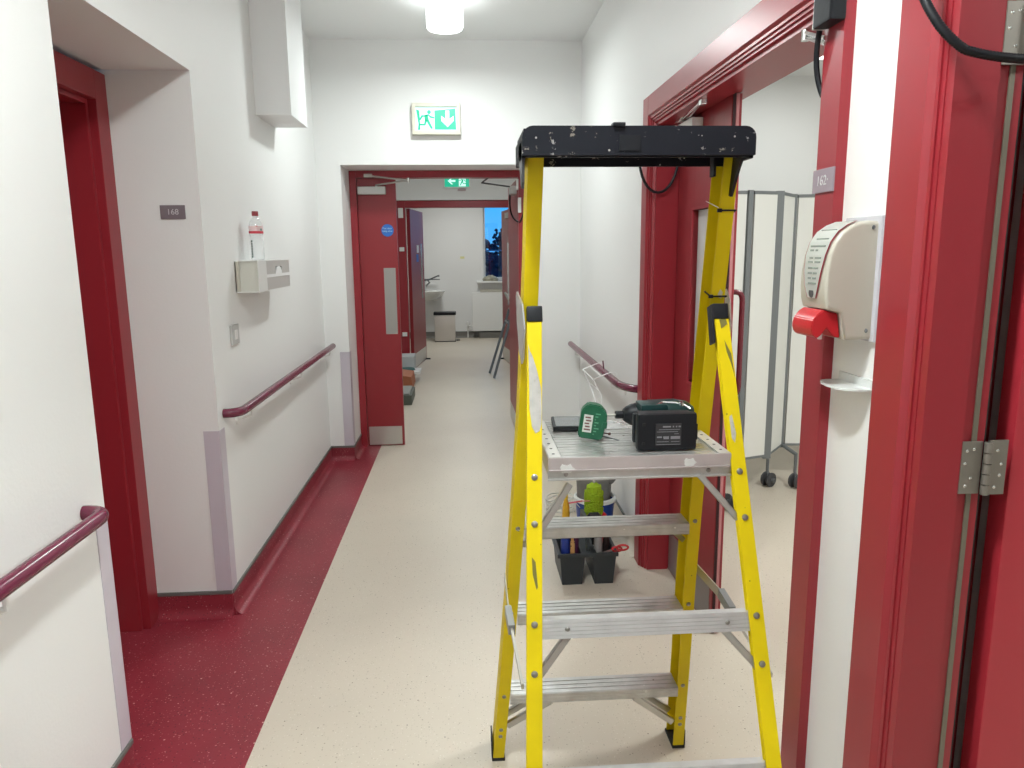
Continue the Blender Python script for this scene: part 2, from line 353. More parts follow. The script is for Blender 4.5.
# narrow leaf, nearly closed
A0 = Vector((.942, 3.247, 0)); A1 = Vector((.946, 2.64, 0)); dv = (A1-A0).normalized(); nv = Vector((-dv.y, dv.x, 0)) # nv points to +X side
if nv.x < 0: nv = -nv
M4 = frame_to(dv, nv, (0, 0, 1) if dv.cross(nv).z > 0 else (0, 0, 1), A0); L4 = (A1-A0).length
b = B(); bx(b, 0, .22, 0, .036, .006, 2.036, bev=.002, M=M4); bx(b, .42, L4, 0, .036, .006, 2.036, bev=.002, M=M4); bx(b, .22, .42, 0, .036, .006, .955, M=M4); bx(b, .22, .42, 0, .036, 1.66, 2.036, M=M4); lf4 = obj('door_leaf', b, REDL, d4)
b = B()
for a in ((.208, .22, .943, 1.672), (.42, .432, .943, 1.672), (.22, .42, .943, .955), (.22, .42, 1.66, 1.672)): bx(b, a[0], a[1], -.006, .042, a[2], a[3], bev=.001, M=M4)
obj('glazing_bead', b, RED, lf4)
b = B(); bx(b, .22, .42, .02, .026, .955, 1.66, M=M4); obj('vision_panel', b, mat('frosted_glass', (.62, .64, .62), .25), lf4)
b = B(); bx(b, .012, L4-.03, -.0016, 0, .012, .20, M=M4); obj('kick_plate', b, mat('dull_kick_plate', (.30, .27, .26), .45, metal=.6), lf4)
b = B(); bx(b, L4, L4+.004, .003, .013, .006, 2.036, M=M4); obj('seal_and_gap_shade', b, mat('dark_red_black_seal', (.03, .004, .006), .7), lf4)
b = B(); bx(b, L4, L4+.003, .014, .026, .006, 2.036, bev=.002, M=M4); obj('astragal', b, mat('pinkish_metal_strip', (.50, .20, .21), .35), lf4)
b = B(); tube(b, [M4 @ Vector(p) for p in ([(L4-.05, .036, 1.345)]+arc((L4-.05, .062, 1.345), (L4-.05, .088, 1.345), (L4-.05, .088, 1.31), 4)+arc((L4-.05, .088, .99), (L4-.05, .088, .955), (L4-.05, .062, .955), 4)+[(L4-.05, .036, .955)])], .0105, 10); obj('pull_handle', b, mat('maroon_handle', (.14, .02, .03), .25), lf4, smooth=True)
b = B(); bx(b, .10, .30, -.045, 0, 1.955, 2.01, bev=.003, M=M4); obj('door_closer', b, WHITEP, lf4)
b = B(); tube(b, [(.905, 3.02, 2.018), (.86, 2.70, 2.022), (.90, 3.10, 2.026)], .006, 8); bx(b, .85, .87, 2.685, 2.715, 2.008, 2.03, bev=.003); bx(b, .885, .915, 3.06, 3.14, 2.015, 2.035, bev=.003); obj('closer_arm', b, CHROME, lf4)
# cable loop between frame and leaf
b = B(); tube(b, [Vector((.842+.085*math.cos(t), 3.215, 1.90+.155*math.sin(t) if math.sin(t) < 0 else 1.90)) for t in [PI+PI*i/16 for i in range(17)]], .006, 8); obj('door_loop_cable', b, BLK, d4, smooth=True)
# black lock box near the head of the near jamb, closer arm and its cable
b = B(); bx(b, .777, XF, 1.605, 1.685, 1.975, 2.11, bev=.005); bk = obj('cable_box', b, BLK, d4)
b = B(); bx(b, .780, .806, 1.685, 1.692, 1.975, 2.10, bev=.002); obj('box_side', b, STEEL, bk)
b = B(); tube(b, [(.815, 1.695, 1.962), (.835, 1.84, 2.012)], .0065, 8); tube(b, [(.815, 1.695, 1.950), (.835, 1.84, 2.0)], .005, 8); lathe(b, [(0, -.015), (.011, -.015), (.011, .01), (0, .01)], (.836, 1.845, 2.01), 12); obj('closer_arm', b, CHROME, d4)
b = B(); tube(b, arc((.80, 1.697, 1.98), (.800, 1.725, 1.90), (.819, 1.703, 1.84), 10), .0065, 8); obj('door_loop_cable', b, BLK, d4, smooth=True)

# ---- near door on the right wall
PN = [(XF, 1.40), (XF, 1.303), (.8205, 1.290), (.8205, 1.281), (.824, 1.281), (.824, 1.270), (.826, 1.270), (.826, 1.25), (.905, 1.25), (.905, 1.256), (.950, 1.256), (.950, 1.35), (1.03, 1.35), (1.03, 1.40)]
d5 = root('door_5')
b = B(); prism(b, PN, 'z', 0, 2.157); obj('jamb', b, RED, d5)
b = B(); prism(b, [(x_, 1.08-y_) for x_, y_ in PN], 'z', 0, 2.157); obj('jamb', b, RED, d5)
b = B(); prism(b, [(x_, 2.157-(1.40-y_)*.85) for x_, y_ in PN], 'y', -.17, 1.255); obj('frame_head', b, RED, d5)
b = B(); bx(b, .925, .9345, 1.2535, 1.2565, .01, 2.04); obj('brass_seal', b, mat('brass_strip', (.19, .17, .13), .45, metal=.4), d5)
b = B(); bx(b, .9505, .9575, 1.262, 1.27, .01, 2.04); obj('seal_and_gap_shade', b, RUB, d5)  # black strip stands in for the shaded gap beside the leaf, no seal
b = B(); bx(b, 1.006, 1.81, 1.254, 1.300, .008, 2.035, bev=.003); lf5 = obj('door_leaf', b, mat('bright_red_door_paint', (.42, .03, .045), .36, bump=.05, bscale=20), d5)
def hinge(zc):
    b = B(); bx(b, .905, .944, 1.2485, 1.2515, zc-.05, zc+.05, bev=.001)
    bx(b, .955, .9915, 1.2465, 1.2495, zc-.052, zc+.052, bev=.001)
    for k in range(5):
        z0 = zc-.05+k*.02; lathe(b, [(0, 0), (.0075, 0), (.0075, .0185), (0, .0185)], (.951, 1.243, z0), 14)
    h = obj('hinge', b, mat('worn_hinge_steel', (.30, .28, .25), .4, metal=.8), d5)
    b = B()
    for (x_, dz) in ((.915, .032), (.928, .035), (.913, 0.008), (.917, -.035), (.926, -.02)):
        lathe(b, [(0, 0), (.0032, 0), (.002, .0012), (0, .0014)], M=FACE_Y((x_, 1.2485, zc+dz)), seg=10)
    for (y_, dz) in ((.972, .032), (.981, .006), (.980, -.015), (.972, -.038)):
        lathe(b, [(0, 0), (.0032, 0), (.002, .0012), (0, .0014)], M=FACE_Y((y_, 1.2465, zc+dz)), seg=10)
    obj('screw', b, CHROME, h)
for zc in (1.10, 1.85, .25): hinge(zc)
b = B(); hp = arc((.745, 1.262, 1.965), (.735, 1.20, 1.85), (.80, 1.19, 1.808), 14)+arc((.80, 1.19, 1.808), (.855, 1.17, 1.785), (.97, 1.185, 1.795), 14)[1:]
hp = [hp[0]+Vector((.03, .03, .14))]+hp
fine = []
for p, q in zip(hp, hp[1:]):
    k = max(1, int((q-p).length/.0022))
    fine += [p.lerp(q, i/k) for i in range(k)]
tube(b, fine, [.0078 if (i//1) % 2 else .0064 for i in range(len(fine))], 10); obj('door_loop_conduit', b, BLK, d5, smooth=True, sa=80)
b = B(); bx(b, .765, XF, 1.275, 1.31, 2.08, 2.13, bev=.004); obj('conduit_mount', b, BLK, d5)

# corner guards
def guard(parts, name='corner_guard', lab=''):
    b = B()
    for a in parts: bx(b, *a, bev=.001)
    return obj(name, b, GUARD, None, lab, 'corner guard')
guard([(-1.002, -.9975, 1.94, 2.003, .113, .80), (-1.06, -.9975, 2.0, 2.003, .113, .80)], lab='lilac corner guard at the near edge of the alcove, below the near handrail end')
guard([(-1.002, -.9975, 2.957, 3.022, .113, .80), (-1.062, -.9975, 2.9565, 2.96, .113, .80)], lab='lilac corner guard at the far edge of the alcove under the far handrail end')
guard([(-.899, -.8285, 5.2965, 5.30, .113, .805), (-.832, -.8285, 5.2965, 5.36, .113, .805)], lab='lilac corner guard beside the red door frame at the corridor end')

# duct boxing on the left wall
b = B(); bx(b, -1.0, -.828, 3.845, 4.222, 2.172, H, bev=.001); obj('duct_boxing', b, mat('white_boxing_paint', (.80, .80, .80), .45), None, 'white boxed-in duct hanging from the ceiling against the left wall', 'duct casing')

# ceiling lamps
GLOW = mat('lamp_diffuser', (.9, .9, .9), .4, emit=(.93, 1, .985), estr=5)
GLOW2 = mat('near_lamp_diffuser', (.9, .9, .9), .4, emit=(.93, 1, .985), estr=46)
GLOWP = mat('panel_diffuser', (.9, .9, .9), .4, emit=(1, 1, .98), estr=1.6)
for i, (x_, y_) in enumerate(LAMPS[:2] if True else LAMPS):
    t = thing('ceiling_light', ['white glowing drum light on the corridor ceiling ahead', 'unseen second drum light added on the corridor ceiling overhead, behind the top edge of the photo'][i], 'ceiling light', (x_, y_, H), )  # second drum is unseen, added for its light on the ladder
    b = B(); lathe(b, [(0, 0), (.112, 0), (.112, -.02), (0, -.02)], (x_, y_, H), 36); obj('lamp_base', b, WHITEP, t, smooth=True)
    b = B(); lathe(b, [(.0, -.02), (.103, -.02), (.103, -.155), (.097, -.166), (0, -.17)], (x_, y_, H), 36); obj('diffuser', b, (GLOW, GLOW2)[i], t, smooth=True)
def panel(x_, y_, z_, s, lab):
    t = thing('square_ceiling_light', lab, 'ceiling light', (x_, y_, z_))
    b = B(); bx(b, x_-s/2-.02, x_+s/2+.02, y_-s/2-.02, y_+s/2+.02, z_-.03, z_, bev=.003); obj('frame', b, WHITEP, t)
    b = B(); bx(b, x_-s/2, x_+s/2, y_-s/2, y_+s/2, z_-.034, z_-.0301); obj('diffuser', b, GLOWP, t)
panel(2.3, 4.7, 2.76, .6, 'unseen square light panel added to the ceiling of the room with the folding screen')  # unseen panel, added with the light that lifts the back wall
panel(0, 11.6, 2.70, .6, 'square light panel on the washroom ceiling')

# ================================================================ HANDRAILS
def rail(label, path, brackets, wallx):
    t = thing('handrail', label, 'handrail', path[0])
    b = B(); tube(b, path, .0195, 16); obj('rail', b, RAILM, t, smooth=True)
    for (x_, y_, z_) in brackets:
        b = B(); s = 1 if x_ > wallx else -1
        tube(b, [(x_, y_, z_-.015), (x_, y_, z_-.045), (wallx+s*.012, y_, z_-.06)], .007, 8)
        lathe(b, [(0, 0), (.028, 0), (.026, .006), (0, .007)], M=frame_to((0, 1, 0), (0, 0, 1), (s, 0, 0), (wallx, y_, z_-.06)), seg=16)
        obj('bracket', b, WHITEP, t, smooth=True)
    return t
zr = .843
rail('plum handrail on the near left wall, ending before the alcove', [(-.94, -.9, zr)]+[(-.94, .5, zr)]+[(-.94, 1.82, zr)]+arc((-.94, 1.84, zr), (-.94, 1.885, zr), (-.985, 1.89, zr), 5)+[(-.999, 1.89, zr)], [(-.94, 1.45, zr), (-.94, .3, zr)], -1)
zr = .857
rail('long plum handrail on the far left wall between alcove and red doors', [(-.999, 3.03, zr)]+arc((-.985, 3.03, zr), (-.935, 3.04, zr), (-.935, 3.10, zr), 6)+[(-.935, 4.2, zr), (-.935, 5.24, zr)], [(-.935, 3.2, zr), (-.935, 4.2, zr), (-.935, 5.1, zr)], -1)
zr = .842
rail('plum handrail on the right wall behind the stepladder', [(.76, 5.25, zr), (.76, 4.2, zr)]+arc((.76, 3.63, zr), (.76, 3.47, zr), (.845, 3.43, zr), 7), [(.76, 3.75, zr), (.76, 5.0, zr)], XW)

# ================================================================ SIGNS
s = thing('room_sign', 'small grey room number sign on the alcove side wall', 'sign', (-1.105, 2.957, 1.662))
b = B(); bx(b, -1.151, -1.058, 2.9555, 2.96, 1.636, 1.688, bev=.001); obj('plate', b, LGREY, s)
text('lettering', '168', .030, FACE_Y((-1.104, 2.9548, 1.662)), mat('sign_print', (.6, .58, .6), .5), s)
s = thing('room_sign', 'small grey room number sign on the red door frame on the right', 'sign', (XF-.002, 1.66, 1.65))
b = B(); bx(b, XF-.004, XF, 1.608, 1.704, 1.6245, 1.6765, bev=.001); obj('plate', b, mat('sign_grey_light', (.30, .24, .28), .4), s)
text('lettering', '162·', .031, FACE_X((XF-.0047, 1.656, 1.650)), MATS['sign_print'], s)
GRN = mat('exit_green', (.0, .30, .17), .4, emit=(0, .62, .36), estr=.42)
LITE = mat('exit_white', (.6, .85, .8), .4, emit=(.62, 1, .92), estr=.55)
RIM = mat('cream_sign_rim', (.62, .60, .50), .35)
def man(b, ox, oz, s, y0, y1, flip=1):
    P = lambda pts: [(ox+flip*p[0]*s, oz+p[1]*s) for p in pts]
    c0 = [( .12+.10*math.cos(a*PI/6), .78+.10*math.sin(a*PI/6)) for a in range(12)]
    prism(b, P(c0), 'y', y0, y1)
    for pts in ([(-.12, .62), (.06, .66), (.10, .36), (-.10, .34)],            # torso
                [(-.12, .62), (.04, .67), (.02, .56), (-.20, .55), (-.33, .38), (-.40, .43), (-.26, .63)],   # rear arm
                [(.03, .66), (.18, .50), (.38, .46), (.38, .54), (.22, .58), (.08, .68)],   # front arm
                [(.10, .40), (-.02, .34), (.20, -.05), (.30, -.02)],             # front leg
                [(-.10, .42), (.03, .40), (-.08, .12), (-.42, .13), (-.42, .21), (-.14, .21)]):   # rear leg
        prism(b, P(pts), 'y', y0, y1)
def exit_sign(x0, x1, z0, z1, y, lab, arrow='down'):
    t = thing('exit_sign', lab, 'exit sign', ((x0+x1)/2, y, (z0+z1)/2)); w = x1-x0; h = z1-z0; f = .10*h+.004
    if arrow == 'down':
        b = B()
        prism(b, [(x0, z0), (x1, z0), (x1, z1), (x0, z1)], 'y', y-.03, y)
        for a in ((x0, x0+f, z0, z1), (x1-f, x1, z0, z1), (x0+f, x1-f, z0, z0+f), (x0+f, x1-f, z1-f, z1)): bx(b, a[0], a[1], y-.055, y-.03, a[2], a[3], bev=.003)
        obj('housing', b, RIM, t)
    else:
        b = B(); bx(b, x0, x1, y-.03, y, z0, z1, bev=.004); obj('housing', b, WHITEP, t)
        b = B(); bx(b, x0+.17, x0+.27, y-.034, y-.03, z0-.035, z0-.012, bev=.002); obj('tag', b, mat('pink_tag', (.5, .35, .38), .5), t)
        f = .012
    X0, X1, Z0, Z1 = x0+f, x1-f, z0+f, z1-f; W = X1-X0; hh = Z1-Z0
    b = B(); bx(b, X0, X1, y-.0335, y-.03, Z0, Z1); obj('light_panel', b, LITE if arrow == 'down' else GRN, t)
    if arrow == 'down':
        mid = X0+W*.46
        b = B(); prism(b, [(mid, Z0+hh*.06), (X1-W*.02, Z0+hh*.06), (X1-W*.03, Z1-hh*.06), (mid, Z1-hh*.14)], 'y', y-.036, y-.0336); obj('green_field', b, GRN, t)
        cx = (mid+X1)/2+.012; aw = .040; b = B(); zc = Z0+hh*.5
        prism(b, [(cx-.013, zc+.055), (cx+.013, zc+.055), (cx+.013, zc+.0), (cx+.042, zc+.022), (cx+.042, zc-.012), (cx, zc-.052), (cx-.042, zc-.012), (cx-.042, zc+.022), (cx-.013, zc+.0)], 'y', y-.038, y-.0361); obj('arrow', b, LITE, t)
        b = B(); man(b, X0+W*.27, Z0+hh*.13, hh*.85, y-.036, y-.0336); prism(b, [(X0+.004, Z0+hh*.90), (X0+.026, Z0+hh*.86), (X0+.030, Z0+hh*.05), (X0+.012, Z0+hh*.05), (X0+.018, Z0+hh*.30)], 'y', y-.036, y-.0336); obj('running_figure', b, GRN, t)
    else:
        b = B(); xc = X0+W*.28; zc = Z0+hh*.5; s_ = .04
        prism(b, [(xc-s_*1.2, zc), (xc-.0, zc+s_), (xc+.02, zc+s_), (xc-.012, zc+.012), (xc+s_*1.2, zc+.012), (xc+s_*1.2, zc-.012), (xc-.012, zc-.012), (xc+.02, zc-s_), (xc, zc-s_)], 'y', y-.036, y-.0336); obj('arrow', b, LITE, t)
        b = B(); bx(b, X0+W*.58, X0+W*.86, y-.035, y-.0336, Z0+.006, Z1-.006); obj('door_mark', b, LITE, t)
        b = B(); man(b, X0+W*.72, Z0+hh*.15, hh*.75, y-.0365, y-.0351, -1); obj('running_figure', b, GRN, t)
exit_sign(-.329, -.002, 2.292, 2.497, 5.3, 'lit green exit sign with a down arrow on the white wall above the doors')
exit_sign(-.225, .10, 2.285, 2.45, 9.42, 'lit green exit sign with a left arrow seen through the open doors', 'left')

# ================================================================ LEFT WALL ITEMS
# open-ended white holder with a grey front compartment
t = thing('glove_holder', 'white wall-mounted dispenser box on the left wall, the bottle standing on it', 'dispenser', (-1.0, 3.34, 1.34))
X0, X1, Y0, YM, Y1, Z0, Z1 = -1.0, -.898, 3.325, 3.46, 3.90, 1.335, 1.474
b = B(); bx(b, X0, X1, Y0, Y1, Z1-.004, Z1); bx(b, X0, X1, Y0, Y1, Z0, Z0+.004); bx(b, X0, X0+.004, Y0, Y1, Z0+.004, Z1-.004); bx(b, X1-.004, X1, Y0, YM, Z0+.004, Z1-.004); bx(b, X0+.004, X1, Y1-.004, Y1, Z0+.004, Z1-.004); obj('box_shell', b, WHITEP, t)
b = B(); bx(b, X0+.004, X1-.004, YM+.1, YM+.104, Z0+.004, Z1-.004); obj('divider', b, WHITEP, t)
yh = (YM+Y1)/2
ap = [(YM, Z0+.004), (Y1-.004, Z0+.004), (Y1-.004, Z1-.004), (YM, Z1-.004)]
b = B(); bx(b, X1-.004, X1, YM, Y1, Z0+.004, Z0+.062); bx(b, X1-.004, X1, YM, yh-.06, Z0+.072, Z1-.004); bx(b, X1-.004, X1, yh+.06, Y1, Z0+.072, Z1-.004); bx(b, X1-.004, X1, yh-.06, yh+.06, Z0+.108, Z1-.004); obj('front_panel', b, mat('grey_front', (.52, .50, .48), .4), t)
b = B(); prism(b, [(yh-.055, Z0+.06)]+[(yh-.055*math.cos(a*PI/8), Z0+.072+.038*math.sin(a*PI/8)) for a in range(9)]+[(yh+.055, Z0+.06)], 'x', X1-.0045, X1+.002); bx(b, X1-.001, X1+.0015, YM, Y1-.004, Z0+.060, Z0+.074); obj('opening_flap', b, WHITE, t)
b = B()
for z_ in (Z0+.035, Z1-.03): lathe(b, [(0, 0), (.004, 0), (.003, .002), (0, .002)], M=FACE_Y((X0+.012, Y0+.002, z_)), seg=10)
bx(b, X0, X0+.02, Y0+.0, Y0+.004, Z0+.004, Z1-.004)
obj('fixing_lug', b, CREAM, t)
b = B(); bx(b, X0+.004, X1-.004, Y0+.008, Y0+.011, Z0+.004, Z1-.004); obj('end_panel', b, mat('cream_end_panel', (.60, .59, .53), .4), t)
# bottle
bt = thing('water_bottle', 'clear plastic water bottle with red cap and red and white label on the wall box', 'bottle', (-.944, 3.50, 1.474))
PET = mat('clear_pet', (.86, .90, .92), .08, alpha=.28, spec=.7)
c_ = (-.944, 3.50, 1.4742)
b = B(); lathe(b, [(0, .002), (.026, 0), (.031, .006), (.031, .03), (.0295, .034), (.031, .038), (.031, .058), (.0295, .062), (.031, .066), (.031, .082), (.027, .098), (.028, .108), (.031, .118), (.031, .150), (.028, .166), (.018, .186), (.0125, .192), (.0125, .203), (0, .203)], c_, 28); obj('bottle_body', b, PET, bt, smooth=True)
b = B(); lathe(b, [(.0125, .1985), (.0145, .1985), (.0145, .217), (.0135, .219), (0, .219)], c_, 20); obj('cap', b, mat('red_cap', (.25, .02, .03), .4), bt, smooth=True)
b = B(); lathe(b, [(.0314, .124), (.0317, .124), (.0317, .153), (.0314, .153)], c_, 28); obj('label_band', b, mat('label_white_red', (.75, .55, .56), .5, spots=[(60, .35, (.12, .25, .22), .3), (45, .4, (.7, .08, .1), .45)]), bt, smooth=True)
b = B(); lathe(b, [(.0318, .120), (.0320, .120), (.0320, .130), (.0318, .130)], c_, 28); obj('label_stripe', b, mat('label_red', (.65, .04, .07), .5), bt, smooth=True)
b = B()
for k in range(7):
    a = 200+0*k; an = math.radians(238); bx(b, c_[0]+.0305*math.cos(an)-.003, c_[0]+.0305*math.cos(an)+.004, c_[1]+.0305*math.sin(an)-.002, c_[1]+.0305*math.sin(an), c_[2]+.012+k*.0115, c_[2]+.012+k*.0115+.008)
obj('vertical_print', b, mat('dark_print', (.08, .12, .10), .5), bt)
# switch
b = B(); bx(b, -1.0, -.990, 3.19, 3.29, 1.118, 1.203, bev=.003); sw = obj('light_switch', b, mat('grey_switch', (.50, .50, .49), .4), None, 'small grey switch on the left wall under the dispenser box', 'switch')
b = B(); bx(b, -.990, -.986, 3.225, 3.255, 1.14, 1.18, bev=.001); obj('rocker', b, WHITEP, sw)

# ================================================================ SOAP DISPENSER
n_before = set(bpy.data.objects)
t = thing('sanitiser_dispenser', 'cream wall dispenser with curved front and red push lever between the red door frames', 'dispenser', (.85, 1.455, 1.32))
Yn, Yf = 1.405, 1.515
b = B(); bx(b, .838, .85, Yn-.012, Yf+.012, 1.318, 1.562, bev=.002); obj('back_plate', b, mat('clear_back_plate', (.55, .54, .58), .25), t)
def dprof(inset=0):
    P = [(.838, 1.322), (.838, 1.552)]
    P += [(.815, 1.553), (.79, 1.551), (.765, 1.544), (.74, 1.531), (.722, 1.512), (.711, 1.487), (.705, 1.455), (.704, 1.425), (.707, 1.40), (.714, 1.383), (.735, 1.378), (.752, 1.374), (.768, 1.322)]
    return P
b = B(); prism(b, dprof(), 'y', Yn, Yf)
es = [e for e in b.edges if abs(e.verts[0].co.y-e.verts[1].co.y) < 1e-6 and e.verts[0].co.x < .83 or abs(e.verts[0].co.y-e.verts[1].co.y) < 1e-6 and e.verts[1].co.x < .83]
bmesh.ops.bevel(b, geom=es, offset=.009, segments=4, affect='EDGES', profile=.6); obj('body', b, CREAM, t, smooth=True, sa=35)
b = B()
front = [(.79, 1.553), (.765, 1.546), (.7395, 1.533), (.7205, 1.513), (.7095, 1.487), (.7035, 1.455), (.7025, 1.427), (.7055, 1.402)]
def strip(b, prof, w, off, t_=.0012):
    # label strip following the curved front
    n = len(prof); Ls = []
    for i, (x_, z_) in enumerate(prof):
        ww = w[i]; yc = (Yn+Yf)/2; Ls.append([b.verts.new((x_-off, yc-ww, z_+off*.3)), b.verts.new((x_-off, yc+ww, z_+off*.3))])
    for A, C_ in zip(Ls, Ls[1:]): b.faces.new((A[0], A[1], C_[1], C_[0]))
    r = bmesh.ops.solidify(b, geom=list(b.faces), thickness=t_)
wl = [.044, .046, .046, .045, .043, .038, .031, .020]
strip(b, front, wl, .001); obj('label_border', b, mat('label_border_red', (.45, .04, .06), .4), t)
b = B(); strip(b, front, [w_-.0035 for w_ in wl], .0022); obj('label', b, mat('label_paper', (.85, .87, .82), .45), t)
b = B(); PR = mat('label_print', (.28, .32, .28), .6)
def fx(z_):
    for (xa, za), (xb, zb) in zip(front, front[1:]):
        if za >= z_ >= zb: return xa+(xb-xa)*(za-z_)/(za-zb)
    return front[-1][0]
for z_, segs in ((1.536, [(-.03, .03)]), (1.519, [(-.028, .02)]), (1.505, [(-.03, .03)]), (1.497, [(-.005, .004), (.012, .026)]), (1.482, [(-.026, -.002), (.006, .02)]), (1.474, [(-.026, -.004), (.004, .024)]), (1.462, [(-.022, -.004), (.0, .018)]), (1.452, [(-.02, -.005), (.0, .016)]), (1.442, [(-.018, -.004), (.002, .014)]), (1.432, [(-.02, .012)])):
    for a0, a1 in segs:
        x_ = fx(z_); yc = (Yn+Yf)/2; bx(b, x_-.0038, x_-.0010, yc+a0, yc+a1, z_-.0018, z_+.0018)
obj('label_print', b, PR, t)
b = B(); lathe(b, [(0, 0), (.011, 0), (.010, .002), (0, .002)], M=FACE_X((.7035, 1.46, 1.4135)), seg=18); obj('label_badge', b, mat('dark_badge', (.06, .06, .065), .3), t)
b = B(); prism(b, [(.735, 1.376), (.712, 1.381), (.697, 1.374), (.684, 1.362), (.679, 1.345), (.685, 1.331), (.697, 1.325), (.708, 1.330), (.722, 1.345), (.745, 1.327), (.762, 1.325), (.751, 1.374)], 'y', Yn+.012, Yf-.012)
bmesh.ops.bevel(b, geom=[e for e in b.edges], offset=.002, segments=2, affect='EDGES'); obj('push_lever', b, DREDP, t, smooth=True, sa=30)
b = B(); lathe(b, [(0, 0), (.006, 0), (.006, .012), (0, .012)], (.735, 1.46, 1.318), 14); obj('nozzle', b, WHITEP, t)
b = B()
for z_ in (1.34, 1.54): lathe(b, [(0, 0), (.0045, 0), (.0035, .002), (0, .002)], M=FACE_Y((.825, Yn, z_)), seg=12)
obj('screw', b, GREYM, t)
DT = lambda c: Vector((XW-(.8505-c.x)*.75, 1.505+(c.y-1.46)*1.06, 1.5+(c.z-1.5)*1.035))
for o in set(bpy.data.objects)-n_before:
    if o.type == 'MESH':
        for v in o.data.vertices: v.co = DT(v.co)
# drip tray
b = B(); zt = 1.210
pts = [(XW, 1.435), (.80, 1.437), (.785, 1.445), (.773, 1.465), (.768, 1.50), (.773, 1.535), (.785, 1.56), (.80, 1.568), (XW, 1.57)]
prism(b, pts, 'z', zt, zt+.004); bx(b, XW-.005, XW, 1.435, 1.57, zt+.004, zt+.022); obj('drip_tray', b, mat('translucent_white', (.72, .74, .73), .25), None, 'small rounded white drip shelf on the wall under the cream dispenser', 'shelf')

# ================================================================ STEPLADDER
LD = thing('stepladder', 'yellow fibreglass platform stepladder with aluminium treads and black top tray, in the corridor', 'stepladder', (.36, 1.58, 0))
def V3(p): return Vector(p)
def crail(bm, p0, p1, side, w, D, t_=.0045, mids=()):
    p0, p1 = V3(p0), V3(p1); chain = [p0]+[V3(q) for q in mids]+[p1]; d = (p1-p0).normalized(); X_ = Vector((1, 0, 0)); n = X_.cross(d); n = -n if n.y < 0 else n; n.normalize(); X_ = d.cross(n); X_ = -X_ if X_.x < 0 else X_; X_.normalize()
    s = side
    sec = [(-s*w/2, 0), (s*w/2, 0), (s*w/2, D), (-s*w/2, D), (-s*w/2, D-t_), (s*(w/2-t_), D-t_), (s*(w/2-t_), t_), (-s*w/2, t_)]
    R_ = []
    for p in chain:
        ring = []
        for (a, c) in sec:
            q = p+X_*a+n*c
            # cut ends horizontally
            q = q - d*((q.z-p.z)/d.z); ring.append(bm.verts.new(q))
        R_.append(ring)
    fs = [bm.faces.new(R_[0]), bm.faces.new(R_[-1][::-1])]+[bm.faces.new((A[i], A[(i+1) % 8], C_[(i+1) % 8], C_[i])) for A, C_ in zip(R_, R_[1:]) for i in range(8)]
    bmesh.ops.recalc_face_normals(bm, faces=fs)
    es = [e for e in bm.edges if abs((e.verts[0].co-e.verts[1].co).normalized().dot(d)) > .98]
    bmesh.ops.bevel(bm, geom=es, offset=.0012, segments=2, affect='EDGES'); return n
def FRp(side, z):  # centre of front flange face, front rails
    return (.6474-.0502*z, 1.192+.3236*z, z) if side > 0 else (.1075+.035*z, 1.192+.3236*z, z)
RX = {1: [(0, .6245), (.34, .6112), (.61, .5985), (.92, .5878), (1.24, .5835), (1.54, .5803), (1.75, .5765)], -1: [(0, .0725), (.317, .0948), (.614, .1140), (.772, .1232), (1.075, .1395), (1.395, .1500), (1.75, .1563)]}
def REp(side, z):
    T = RX[side]; x_ = T[0][1] if z < T[0][0] else T[-1][1]
    for (za, xa), (zb, xb) in zip(T, T[1:]):
        if za <= z <= zb: x_ = xa+(xb-xa)*(z-za)/(zb-za)
    return (x_, 1.9768-.2274*z+.027*(x_-.366), z)
rails = {}
for sd in (1, -1):
    b = B(); crail(b, FRp(sd, .012), FRp(sd, 1.375), sd, .033, .018); rails['f', sd] = obj('front_rail', b, YEL, LD)
    b = B(); crail(b, REp(sd, .010), REp(sd, 1.735), sd, .033, .078, mids=[REp(sd, z) for z in (.3, .6, .85, 1.1, 1.3, 1.5)]); rails['r', sd] = obj('rear_rail', b, YEL, LD)
def onrail(fn, sd, z, dx=0, out=.001):
    p = V3(fn(sd, z)); return p+Vector((dx, -out, 0))
RIV = mat('rivet_steel', (.30, .29, .27), .35, metal=.8)
def rivet(fn, sd, z, r=.0072, dx=0):
    sl = .3236 if fn is FRp else -.2274
    n = Vector((0, -1, sl)).normalized(); M = frame_to((1, 0, 0), n.cross(Vector((1, 0, 0))), n, V3(fn(sd, z))+Vector((dx, 0, 0)))
    b = B(); lathe(b, [(0, 0), (r, 0), (r*.9, r*.35), (r*.5, r*.55), (0, r*.6)], M=M, seg=14); return b
for sd in (1, -1):
    for z in (1.02, .925, .727, .632, .42, .32, 1.20): 
        if z == 1.20: continue
        obj('rivet', rivet(FRp, sd, z), RIV, rails['f', sd], smooth=True)
    for z in (.80, .535, .245, .12, .095): obj('rivet', rivet(REp, sd, z, .0062), RIV, rails['r', sd], smooth=True)
